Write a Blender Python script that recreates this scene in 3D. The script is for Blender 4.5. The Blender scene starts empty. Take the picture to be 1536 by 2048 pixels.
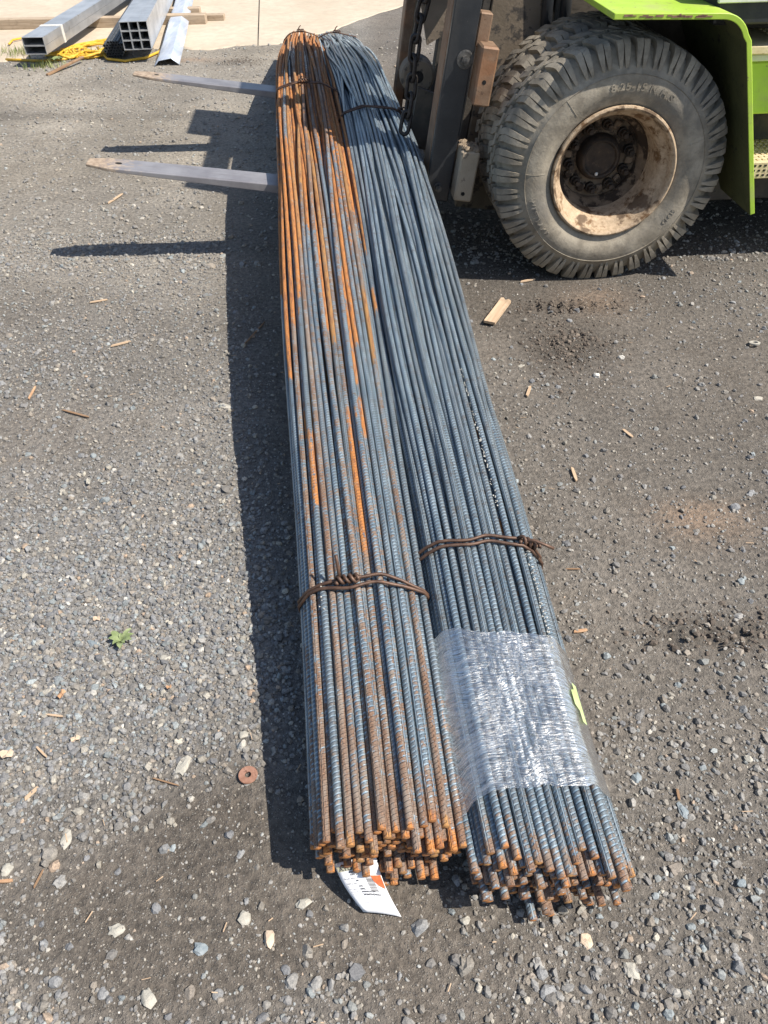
import bpy, math, random
import numpy as np
from mathutils import Vector, Matrix

# ------------------------------------------------------------------ camera, sky, sun, exposure
scene = bpy.context.scene
COL = scene.collection
FPX = 1540.0; TH = math.radians(42.1); ROLL = math.radians(-1.0); CAMH = 1.36

def pix_ray(px, py):
    u, v = px - 768, py - 1024
    cr, sr = math.cos(ROLL), math.sin(ROLL)
    a = cr * u + sr * v; b = -sr * u + cr * v
    c, s = math.cos(TH), math.sin(TH)
    return np.array([a / FPX, c - b / FPX * s, -s - b / FPX * c])

def on_level(px, py, z=0.0):
    """Where a spot read off the photograph lies on the level z (metres)."""
    r = pix_ray(px, py); t = (z - CAMH) / r[2]
    return np.array([r[0] * t, r[1] * t, z])

cam_data = bpy.data.cameras.new("camera"); cam = bpy.data.objects.new("camera", cam_data); COL.objects.link(cam)
c, s, cr, sr = math.cos(TH), math.sin(TH), math.cos(ROLL), math.sin(ROLL)
R_ = Vector((1, 0, 0)); U_ = Vector((0, s, c)); Fw = Vector((0, c, -s))
xi = R_ * cr + U_ * sr
yi = -R_ * sr + U_ * cr
m = Matrix((xi, yi, -Fw)).transposed().to_4x4(); m.translation = Vector((0, 0, CAMH))
cam.matrix_world = m
cam_data.sensor_fit = 'VERTICAL'; cam_data.sensor_height = 36.0; cam_data.sensor_width = 27.0
cam_data.lens = FPX / 2048 * 36.0
cam_data.clip_start = 0.05; cam_data.clip_end = 1500
scene.camera = cam

SUNDIR = Vector((0.73, -0.25, 1.0)).normalized()      # towards the sun
world = bpy.data.worlds.new("World"); scene.world = world; world.use_nodes = True
wn = world.node_tree; wn.nodes.clear()
sky = wn.nodes.new('ShaderNodeTexSky'); sky.sky_type = 'NISHITA'; sky.sun_disc = False
sky.sun_elevation = math.asin(SUNDIR.z)
sky.sun_rotation = math.atan2(SUNDIR.x, SUNDIR.y)
bg = wn.nodes.new('ShaderNodeBackground'); bg.inputs[1].default_value = 0.10
wo = wn.nodes.new('ShaderNodeOutputWorld')
wn.links.new(sky.outputs[0], bg.inputs[0]); wn.links.new(bg.outputs[0], wo.inputs[0])
sun_l = bpy.data.lights.new("sun", 'SUN'); sun_l.energy = 4.6; sun_l.angle = math.radians(0.5); sun_l.color = (1.0, 0.94, 0.85)
sun = bpy.data.objects.new("sun", sun_l); COL.objects.link(sun)
sun.location = (3, -1, 6)
sun.rotation_euler = SUNDIR.to_track_quat('Z', 'Y').to_euler()
scene.view_settings.view_transform = 'Standard'; scene.view_settings.look = 'None'
scene.view_settings.exposure = 0.58; scene.view_settings.gamma = 1.0
scene.view_settings.use_curve_mapping = False
scene.cycles.max_bounces = 8; scene.cycles.transparent_max_bounces = 16

rng = np.random.default_rng(7); random.seed(7)

# ------------------------------------------------------------------ noise in numpy
def _hash(ix, iy, seed):
    h = (ix.astype(np.int64) * 374761393 + iy.astype(np.int64) * 668265263 + seed * 1442695041) & 0xffffffff
    h = ((h ^ (h >> 13)) * 1274126177) & 0xffffffff
    return ((h ^ (h >> 16)) & 0xffff) / 65535.0

def vnoise(x, y, seed=0):
    x = np.asarray(x, float); y = np.asarray(y, float)
    ix, iy = np.floor(x), np.floor(y); fx, fy = x - ix, y - iy
    fx = fx * fx * (3 - 2 * fx); fy = fy * fy * (3 - 2 * fy)
    a = _hash(ix, iy, seed); b = _hash(ix + 1, iy, seed); cc = _hash(ix, iy + 1, seed); d = _hash(ix + 1, iy + 1, seed)
    return (a * (1 - fx) + b * fx) * (1 - fy) + (cc * (1 - fx) + d * fx) * fy

def fbm(x, y, seed=0, oct=4):
    t = 0; amp = 1; tot = 0
    for o in range(oct):
        t = t + amp * vnoise(np.asarray(x) * 2 ** o + 17.3 * o, np.asarray(y) * 2 ** o - 9.1 * o, seed + o); tot += amp; amp *= .5
    return t / tot

def smooth(a, b, x):
    t = np.clip((x - a) / (b - a), 0, 1); return t * t * (3 - 2 * t)

# ------------------------------------------------------------------ mesh helpers
def np_mesh(name, verts, faces4=None, faces3=None, smooth_=False):
    me = bpy.data.meshes.new(name)
    verts = np.asarray(verts, np.float32)
    me.vertices.add(len(verts)); me.vertices.foreach_set("co", verts.ravel())
    loops = []; starts = []; tot = []; n = 0
    for fs, k in ((faces4, 4), (faces3, 3)):
        if fs is not None and len(fs):
            fs = np.asarray(fs, np.int32); loops.append(fs.ravel())
            starts.append(n + np.arange(len(fs)) * k); n += fs.size
    loops = np.concatenate(loops); starts = np.concatenate(starts)
    me.loops.add(len(loops)); me.loops.foreach_set("vertex_index", loops)
    me.polygons.add(len(starts)); me.polygons.foreach_set("loop_start", starts.astype(np.int32))
    me.polygons.foreach_set("use_smooth", np.full(len(starts), smooth_))
    me.update(calc_edges=True); me.validate()
    return me

class MB:
    def __init__(self): self.v = []; self.f = []
    def add(self, vs, fs):
        o = len(self.v); self.v += [tuple(map(float, p)) for p in vs]; self.f += [tuple(i + o for i in f) for f in fs]; return self
    def box(self, c, d, rot=None, bev=0.0):
        hx, hy, hz = [k / 2 for k in d]
        if bev <= 0:
            vs = [Vector((sx * hx, sy * hy, sz * hz)) for sz in (-1, 1) for sy in (-1, 1) for sx in (-1, 1)]
            fs = [(0, 2, 3, 1), (4, 5, 7, 6), (0, 1, 5, 4), (2, 6, 7, 3), (0, 4, 6, 2), (1, 3, 7, 5)]
        else:
            b = min(bev, hx * .9, hy * .9, hz * .9); vs = []; idx = {}
            for sx in (-1, 1):
                for sy in (-1, 1):
                    for sz in (-1, 1):
                        for ax in range(3):
                            h = [hx - b, hy - b, hz - b]; h[ax] += b
                            idx[(sx, sy, sz, ax)] = len(vs); vs.append(Vector((sx * h[0], sy * h[1], sz * h[2])))
            g = lambda a, b_, c_, ax: idx[(a, b_, c_, ax)]
            fs = []
            for q in (-1, 1):
                fs.append((g(q, -1, -1, 0), g(q, 1, -1, 0), g(q, 1, 1, 0), g(q, -1, 1, 0))[::q])
                fs.append((g(-1, q, -1, 1), g(1, q, -1, 1), g(1, q, 1, 1), g(-1, q, 1, 1))[::-q])
                fs.append((g(-1, -1, q, 2), g(1, -1, q, 2), g(1, 1, q, 2), g(-1, 1, q, 2))[::q])
            for a in (-1, 1):
                for b_ in (-1, 1):
                    k = -a * b_
                    fs.append((g(a, b_, -1, 0), g(a, b_, -1, 1), g(a, b_, 1, 1), g(a, b_, 1, 0))[::-k])
                    fs.append((g(a, -1, b_, 0), g(a, -1, b_, 2), g(a, 1, b_, 2), g(a, 1, b_, 0))[::k])
                    fs.append((g(-1, a, b_, 1), g(-1, a, b_, 2), g(1, a, b_, 2), g(1, a, b_, 1))[::-k])
                    for c_ in (-1, 1):
                        fs.append((g(a, b_, c_, 0), g(a, b_, c_, 1), g(a, b_, c_, 2))[::a * b_ * c_])
        if rot is not None: vs = [rot @ p for p in vs]
        c = Vector(c); return self.add([p + c for p in vs], fs)
    def prism(self, poly, y0, y1, conv=lambda a, y, b: (a, y, b)):
        """polygon in (a,b), extruded along y"""
        n = len(poly)
        vs = [conv(a, y0, b) for a, b in poly] + [conv(a, y1, b) for a, b in poly]
        fs = [tuple(range(n)), tuple(range(2 * n - 1, n - 1, -1))] + [((i + 1) % n, i, n + i, n + (i + 1) % n) for i in range(n)]
        return self.add(vs, fs)
    def tube(self, pts, r, n=8, cap=True, closed=False):
        pts = [Vector(p) for p in pts]; N = len(pts); rr = r if hasattr(r, '__len__') else [r] * N
        vs = []; up = None
        for i, p in enumerate(pts):
            if closed: t = pts[(i + 1) % N] - pts[i - 1]
            else: t = pts[min(i + 1, N - 1)] - pts[max(i - 1, 0)]
            t.normalize()
            if up is None:
                up = Vector((0, 0, 1)) if abs(t.z) < .9 else Vector((1, 0, 0))
            up = (up - t * up.dot(t)); up.normalize(); w = t.cross(up)
            for k in range(n):
                a = 2 * math.pi * k / n; vs.append(p + (up * math.cos(a) + w * math.sin(a)) * rr[i])
        fs = []
        for i in range(N if closed else N - 1):
            j = (i + 1) % N
            for k in range(n):
                fs.append((i * n + k, i * n + (k + 1) % n, j * n + (k + 1) % n, j * n + k))
        if cap and not closed:
            fs += [tuple(range(n - 1, -1, -1)), tuple((N - 1) * n + k for k in range(n))]
        return self.add(vs, fs)
    def revolve(self, prof, c, n=64, cap0=False, cap1=False):
        """profile of (r, y), about an axis along y through c"""
        vs = []; P = len(prof)
        for k in range(n):
            a = 2 * math.pi * k / n
            for r, y in prof: vs.append((c[0] + r * math.cos(a), c[1] + y, c[2] + r * math.sin(a)))
        fs = []
        for k in range(n):
            j = (k + 1) % n
            for i in range(P - 1): fs.append((k * P + i, k * P + i + 1, j * P + i + 1, j * P + i))
        if cap0: fs.append(tuple(k * P for k in range(n)))
        if cap1: fs.append(tuple(k * P + P - 1 for k in range(n - 1, -1, -1)))
        return self.add(vs, fs)
    def build(self, name, mat, parent=None, sm=False, fix=True):
        me = bpy.data.meshes.new(name); me.from_pydata(self.v, [], self.f)
        if fix:
            import bmesh
            bm = bmesh.new(); bm.from_mesh(me); bmesh.ops.recalc_face_normals(bm, faces=bm.faces); bm.to_mesh(me); bm.free()
        if sm:
            me.polygons.foreach_set("use_smooth", [True] * len(me.polygons))
        me.update()
        return link(name, me, mat, parent, sm)

def link(name, me, mat, parent=None, autosmooth=False):
    o = bpy.data.objects.new(name, me); COL.objects.link(o)
    if mat is not None and not me.materials: me.materials.append(mat)
    if parent is not None: o.parent = parent
    if autosmooth == 'sharp':
        me.set_sharp_from_angle(angle=math.radians(38))
    return o

def tag(o, label=None, cat=None, group=None, kind=None):
    if label: o['label'] = label
    if cat: o['category'] = cat
    if group: o['group'] = group
    if kind: o['kind'] = kind
    return o

def empty(name, loc=(0, 0, 0), rz=0.0):
    o = bpy.data.objects.new(name, None); COL.objects.link(o); o.location = loc; o.rotation_euler = (0, 0, rz)
    o.empty_display_size = .1; return o

# ------------------------------------------------------------------ materials
class NT:
    def __init__(self, name):
        self.m = bpy.data.materials.new(name); self.m.use_nodes = True; self.t = self.m.node_tree
        self.t.nodes.clear(); self.out = self.t.nodes.new('ShaderNodeOutputMaterial')
    def n(self, typ, ins=None, **kw):
        nd = self.t.nodes.new(typ)
        for k, v in kw.items(): setattr(nd, k, v)
        for k, v in (ins or {}).items(): self.set(nd.inputs[k], v)
        return nd
    def set(self, sock, v):
        if isinstance(v, bpy.types.NodeSocket): self.t.links.new(v, sock)
        elif isinstance(v, bpy.types.Node): self.t.links.new(v.outputs[0], sock)
        else:
            if isinstance(v, (tuple, list)) and len(v) == 3 and sock.type == 'RGBA': v = (*v, 1)
            sock.default_value = v
    def math(self, op, a, b=0.0, c=0.0, clamp=False):
        nd = self.n('ShaderNodeMath', operation=op, use_clamp=clamp)
        self.set(nd.inputs[0], a); self.set(nd.inputs[1], b)
        if len(nd.inputs) > 2: self.set(nd.inputs[2], c)
        return nd.outputs[0]
    def mix(self, f, a, b, mode='MIX'):
        nd = self.n('ShaderNodeMix', data_type='RGBA', blend_type=mode)
        self.set(nd.inputs[0], f); self.set(nd.inputs[6], a); self.set(nd.inputs[7], b); return nd.outputs[2]
    def noise(self, vec, scale, detail=4, rough=.55, out=0):
        nd = self.n('ShaderNodeTexNoise', {'Scale': scale, 'Detail': detail, 'Roughness': rough})
        if vec is not None: self.set(nd.inputs['Vector'], vec)
        return nd.outputs[out]
    def ramp(self, f, lo, hi, a=0.0, b=1.0):
        nd = self.n('ShaderNodeMapRange', clamp=True); nd.interpolation_type = 'SMOOTHSTEP'
        self.set(nd.inputs[0], f); self.set(nd.inputs[1], lo); self.set(nd.inputs[2], hi); self.set(nd.inputs[3], a); self.set(nd.inputs[4], b)
        return nd.outputs[0]
    def attr(self, name, typ='GEOMETRY', out=0):
        return self.n('ShaderNodeAttribute', attribute_name=name, attribute_type=typ).outputs[out]
    def obj(self): return self.n('ShaderNodeTexCoord').outputs['Object']
    def bump(self, h, dist, strength=1.0, normal=None):
        nd = self.n('ShaderNodeBump', {'Height': h, 'Distance': dist, 'Strength': strength})
        if normal is not None: self.set(nd.inputs['Normal'], normal)
        return nd.outputs[0]
    def done(self, base, rough=.7, metal=0.0, normal=None, spec=.5, **kw):
        p = self.n('ShaderNodeBsdfPrincipled'); self.set(p.inputs['Base Color'], base); self.set(p.inputs['Roughness'], rough)
        self.set(p.inputs['Metallic'], metal); self.set(p.inputs['Specular IOR Level'], spec)
        if normal is not None: self.set(p.inputs['Normal'], normal)
        for k, v in kw.items(): self.set(p.inputs[k.replace('_', ' ')], v)
        self.t.links.new(p.outputs[0], self.out.inputs[0]); return self.m

def mat_ground():
    N = NT("ground"); P = N.n('ShaderNodeNewGeometry').outputs['Position']
    soil = N.attr('soil'); grit = N.attr('grit', out=2)
    n1 = N.noise(P, 9, 5); n2 = N.noise(P, 60, 4, .65); n3 = N.noise(P, 420, 3, .7)
    col = N.mix(1.0, soil, N.n('ShaderNodeCombineColor', {0: N.ramp(n2, .25, .75, .62, 1.38), 1: N.ramp(n2, .25, .75, .62, 1.36), 2: N.ramp(n2, .25, .75, .62, 1.33)}), 'MULTIPLY')
    col = N.mix(N.ramp(n1, .45, .7, 0, .35), col, N.mix(1.0, col, (.62, .58, .54), 'MULTIPLY'))
    v = N.n('ShaderNodeTexVoronoi', {'Vector': P, 'Scale': 210.0, 'Randomness': 1.0})
    v2 = N.n('ShaderNodeTexVoronoi', {'Vector': P, 'Scale': 430.0, 'Randomness': 1.0})
    sep = N.n('ShaderNodeSeparateColor', {0: v.outputs['Color']}); sep2 = N.n('ShaderNodeSeparateColor', {0: v2.outputs['Color']})
    cell = N.mix(sep.outputs[1], (.10, .10, .105), (.40, .37, .32))
    m1 = N.math('MULTIPLY', N.ramp(sep.outputs[0], .62, .66), N.ramp(v.outputs['Distance'], .30, .42, 1, 0))
    m1 = N.math('MULTIPLY', m1, grit)
    col = N.mix(m1, col, cell)
    m2 = N.math('MULTIPLY', N.ramp(sep2.outputs[0], .80, .83), N.ramp(v2.outputs['Distance'], .3, .42, 1, 0))
    col = N.mix(N.math('MULTIPLY', m2, .8), col, N.mix(sep2.outputs[1], (.20, .18, .15), (.50, .46, .39)))
    h = N.math('ADD', N.math('MULTIPLY', n3, .5), N.math('ADD', N.math('MULTIPLY', m1, .9), N.math('ADD', N.math('MULTIPLY', n2, 2.4), N.math('MULTIPLY', m2, .4))))
    return N.done(col, .95, 0, N.bump(h, .0045, 1.0), spec=.25)

def mat_stone():
    N = NT("gravel_stone"); P = N.obj(); col = N.attr('tint')
    n = N.noise(P, 350, 4, .7); col = N.mix(1, col, N.n('ShaderNodeCombineColor', {0: N.ramp(n, .3, .7, .72, 1.25), 1: N.ramp(n, .3, .7, .73, 1.24), 2: N.ramp(n, .3, .7, .74, 1.22)}), 'MULTIPLY')
    return N.done(col, .8, 0, N.bump(n, .001, .6), spec=.35)

def mat_concrete():
    N = NT("concrete"); P = N.n('ShaderNodeNewGeometry').outputs['Position']
    n1 = N.noise(P, 1.3, 6, .6); n2 = N.noise(P, 14, 5, .7); n3 = N.noise(P, 130, 3, .7)
    col = N.mix(N.ramp(n1, .3, .7), (.50, .415, .31), (.60, .51, .395))
    col = N.mix(N.ramp(n2, .35, .75, 0, .6), col, (.40, .335, .255))
    col = N.mix(N.ramp(n3, .60, .78, 0, .5), col, (.24, .21, .17))
    return N.done(col, .9, 0, N.bump(N.math('ADD', n2, n3), .003, .7), spec=.3)

def mat_bar():
    N = NT("rebar_steel")
    uv = N.n('ShaderNodeUVMap', uv_map="bar").outputs[0]; sep = N.n('ShaderNodeSeparateXYZ', {0: uv}); u, v = sep.outputs[0], sep.outputs[1]
    P = N.obj(); rnd = N.attr('bar_shade', out=2)
    org = N.attr('rust_orange', out=2); brn = N.attr('rust_brown', out=2); ribd = N.attr('rib_depth', out=2)
    # ribs: two rows of slanting crescents with a line along each side
    uu = N.math('FRACT', N.math('ADD', u, rnd)); half = N.math('PINGPONG', N.math('MULTIPLY', uu, 2.0), 1.0)
    ph = N.math('FRACT', N.math('ADD', N.math('MULTIPLY', v, 1 / 0.0092), N.math('MULTIPLY', uu, 1.7)))
    rib = N.ramp(N.math('ABSOLUTE', N.math('SUBTRACT', ph, .5)), .10, .26, 1, 0)
    fade = N.ramp(half, .04, .16, 0, 1); fade2 = N.ramp(half, .84, .96, 1, 0)
    rib = N.math('MULTIPLY', rib, N.math('MULTIPLY', fade, fade2))
    lon = N.math('MAXIMUM', N.ramp(half, .02, .07, .8, 0), N.ramp(half, .93, .98, 0, .8))
    hgt = N.math('MAXIMUM', rib, lon)
    n1 = N.noise(P, 55, 5, .65); n2 = N.noise(P, 420, 4, .7); n3 = N.noise(P, 17, 4, .6)
    # streaky noise along the bar
    mp = N.n('ShaderNodeCombineXYZ', {0: N.math('MULTIPLY', u, 3.0), 1: N.math('MULTIPLY', v, 9.0), 2: N.math('MULTIPLY', rnd, 60.0)})
    ns = N.noise(mp, 1.0, 5, .6)
    steel = N.mix(N.ramp(ns, .3, .72), (.19, .275, .345), (.40, .50, .565))
    steel = N.mix(N.ramp(n1, .5, .72, 0, .8), steel, (.17, .15, .135))
    steel = N.mix(N.math('MULTIPLY', N.ramp(hgt, .0, .5, .72, 0), N.ramp(n2, .2, .8, .6, 1)), steel, (.085, .078, .07))  # groove shade put into the colour: valleys between ribs darkened
    steel = N.mix(N.math('MULTIPLY', rnd, .30), steel, (.14, .115, .09))
    orange = N.mix(N.ramp(n2, .3, .7), (.36, .125, .036), (.60, .265, .075))
    orange = N.mix(N.ramp(rnd, .55, .85, 0, .6), orange, (.36, .22, .085))
    orange = N.mix(N.ramp(N.noise(mp, 2.2, 5, .7), .46, .64, 0, .85), orange, (.20, .085, .05)); orange = N.mix(N.ramp(n1, .56, .68, 0, .7), orange, (.30, .24, .18))
    brown = N.mix(N.ramp(n2, .35, .7), (.115, .070, .048), (.30, .175, .11))
    brown = N.mix(N.ramp(ns, .40, .62, 0, .7), brown, (.27, .235, .20))
    brown = N.mix(N.ramp(n1, .55, .7, 0, .6), brown, (.21, .165, .13))
    # rust comes first in the valleys
    fb = N.ramp(N.math('ADD', brn, N.math('ADD', N.math('MULTIPLY', N.math('SUBTRACT', n1, .5), 1.6), N.math('MULTIPLY', N.math('SUBTRACT', .4, hgt), .14))), .42, .62)
    fo = N.ramp(N.math('ADD', org, N.math('ADD', N.math('MULTIPLY', N.math('SUBTRACT', n1, .5), .7), N.math('MULTIPLY', N.math('SUBTRACT', ns, .5), 1.4))), .42, .58)
    col = N.mix(fb, steel, brown); col = N.mix(fo, col, orange)
    rusty = N.math('MAXIMUM', fb, fo)
    h = N.math('ADD', hgt, N.math('MULTIPLY', N.math('MULTIPLY', n2, rusty), .5))
    nrm = N.bump(N.math('MULTIPLY', h, ribd), .0022, 1.0)
    return N.done(col, N.ramp(rusty, 0, 1, .33, .9), N.ramp(rusty, 0, 1, .30, 0), nrm, spec=.5)

def mat_simple(name, a, b, scale=20, rough=.7, metal=0.0, bump=.002, spots=None, spot_scale=60, spot_lo=.6, streak=None, spec=.4, bscale=None):
    N = NT(name); P = N.obj()
    n = N.noise(P, scale, 5, .6); col = N.mix(N.ramp(n, .3, .7), a, b)
    if spots is not None:
        ns = N.noise(P, spot_scale, 5, .7); col = N.mix(N.ramp(ns, spot_lo, spot_lo + .09), col, spots)
    if streak is not None:
        mp = N.n('ShaderNodeMapping', {0: P, 3: streak[1]}); col = N.mix(N.ramp(N.noise(mp, 1.0, 4), .45, .7, 0, streak[2]), col, streak[0])
    nb = N.noise(P, bscale or scale * 8, 4, .7)
    return N.done(col, rough, metal, N.bump(nb, bump, .6), spec=spec)

def mat_film():
    N = NT("stretch_film"); uv = N.n('ShaderNodeUVMap', uv_map="film").outputs[0]
    sp = N.n('ShaderNodeSeparateXYZ', {0: uv}); u, v = sp.outputs[0], sp.outputs[1]
    w = N.math('MULTIPLY', N.math('SUBTRACT', N.noise(uv, 9.0, 3), .5), .05)
    a = N.n('ShaderNodeCombineXYZ', {0: N.math('MULTIPLY', u, 9.0), 1: N.math('MULTIPLY', N.math('ADD', v, w), 230.0), 2: 0.0})
    b = N.n('ShaderNodeCombineXYZ', {0: N.math('MULTIPLY', u, 15.0), 1: N.math('MULTIPLY', N.math('ADD', v, w), 620.0), 2: 3.0})
    s1 = N.noise(a, 1.0, 3, .6); s2 = N.noise(b, 1.0, 2, .6); n3 = N.noise(uv, 60.0, 4, .6)
    h = N.math('ADD', N.math('MULTIPLY', s1, 1.0), N.math('MULTIPLY', s2, .5))
    nrm = N.bump(h, .0030, 1.0)
    g = N.n('ShaderNodeBsdfGlossy', {'Color': (1, 1, 1), 'Roughness': .27}); N.set(g.inputs['Normal'], nrm)
    d = N.n('ShaderNodeBsdfTranslucent', {'Color': (.7, .74, .8)})
    d2 = N.n('ShaderNodeBsdfDiffuse', {'Color': (.72, .76, .82)}); N.set(d2.inputs['Normal'], nrm)
    t = N.n('ShaderNodeBsdfTransparent', {'Color': (.96, .97, .98)})
    m1 = N.n('ShaderNodeMixShader', {0: .6, 1: d2.outputs[0], 2: d.outputs[0]})
    patch = N.ramp(N.noise(uv, 11.0, 3), .35, .62, .25, 1.0)
    haze_glint = N.math('ADD', .05, N.math('MULTIPLY', N.math('MULTIPLY', N.ramp(s1, .42, .58), N.ramp(s2, .36, .56)), N.math('MULTIPLY', patch, .55)))  # milky film; its white streaks also paint sun glints on the creases
    haze_glint = N.math('ADD', haze_glint, N.math('MULTIPLY', N.ramp(n3, .45, .7), .03))
    m2 = N.n('ShaderNodeMixShader', {0: haze_glint, 1: t.outputs[0], 2: m1.outputs[0]})
    lw = N.n('ShaderNodeFresnel', {'IOR': 1.5}); N.set(lw.inputs['Normal'], nrm)
    m3 = N.n('ShaderNodeMixShader', {0: N.math('ADD', N.math('MULTIPLY', lw, .9), .10), 1: m2.outputs[0], 2: g.outputs[0]})
    N.t.links.new(m3.outputs[0], N.out.inputs[0]); return N.m

def mat_tyre():
    N = NT("dusty_rubber"); P = N.obj()
    n1 = N.noise(P, 14, 5, .6); n2 = N.noise(P, 90, 5, .7); n3 = N.noise(P, 4, 4)
    col = N.mix(N.ramp(n1, .36, .64), (.225, .195, .150), (.36, .315, .245))
    col = N.mix(N.ramp(n2, .5, .75, 0, .5), col, (.13, .12, .105))
    col = N.mix(N.ramp(n3, .5, .7, 0, .6), col, (.16, .155, .145))
    return N.done(col, .88, 0, N.bump(N.math('ADD', n2, n1), .003, .6), spec=.3)

def mat_rim():
    N = NT("rim_paint"); P = N.obj()
    n1 = N.noise(P, 22, 6, .7); n2 = N.noise(P, 75, 5, .7); n3 = N.noise(P, 9, 5, .6)
    col = N.mix(N.ramp(n2, .3, .7), (.38, .28, .18), (.54, .41, .28))
    col = N.mix(N.ramp(n1, .50, .64), col, (.17, .095, .045)); col = N.mix(N.ramp(n3, .53, .60, 0, .85), col, (.09, .055, .032))
    return N.done(col, .8, 0, N.bump(N.math('ADD', n1, n2), .002, .7), spec=.3)

def mat_fork():
    N = NT("fork_blade_steel"); P = N.obj(); x = N.n('ShaderNodeSeparateXYZ', {0: P}).outputs[0]
    n = N.noise(P, 9, 5, .6); n2 = N.noise(P, 45, 5, .7); mp = N.n('ShaderNodeMapping', {0: P, 3: (3, 60, 10)}); ns = N.noise(mp, 1.0, 5, .7)
    col = N.mix(N.ramp(n, .3, .7), (.25, .235, .245), (.36, .345, .35)); col = N.mix(N.ramp(ns, .55, .7, 0, .55), col, (.15, .125, .115))
    tip = N.ramp(N.math('ADD', x, N.math('MULTIPLY', N.math('SUBTRACT', n2, .5), .35)), -1.88, -1.74, 1, 0)
    col = N.mix(tip, col, N.mix(N.ramp(n2, .4, .65), (.42, .33, .24), (.24, .17, .12)))
    return N.done(col, N.ramp(tip, 0, 1, .42, .75), N.ramp(tip, 0, 1, .4, .1), N.bump(N.math('ADD', n2, ns), .0012, .6), spec=.5)

def mat_wood(name, a, b):
    N = NT(name); P = N.obj(); mp = N.n('ShaderNodeMapping', {0: P, 3: (4, 90, 90)})
    n = N.noise(mp, 1, 5, .6); n2 = N.noise(P, 20, 4)
    col = N.mix(N.ramp(n, .3, .7), a, b); col = N.mix(N.ramp(n2, .5, .75, 0, .5), col, tuple(k * .6 for k in a))
    return N.done(col, .85, 0, N.bump(n, .002, .6), spec=.25)

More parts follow.
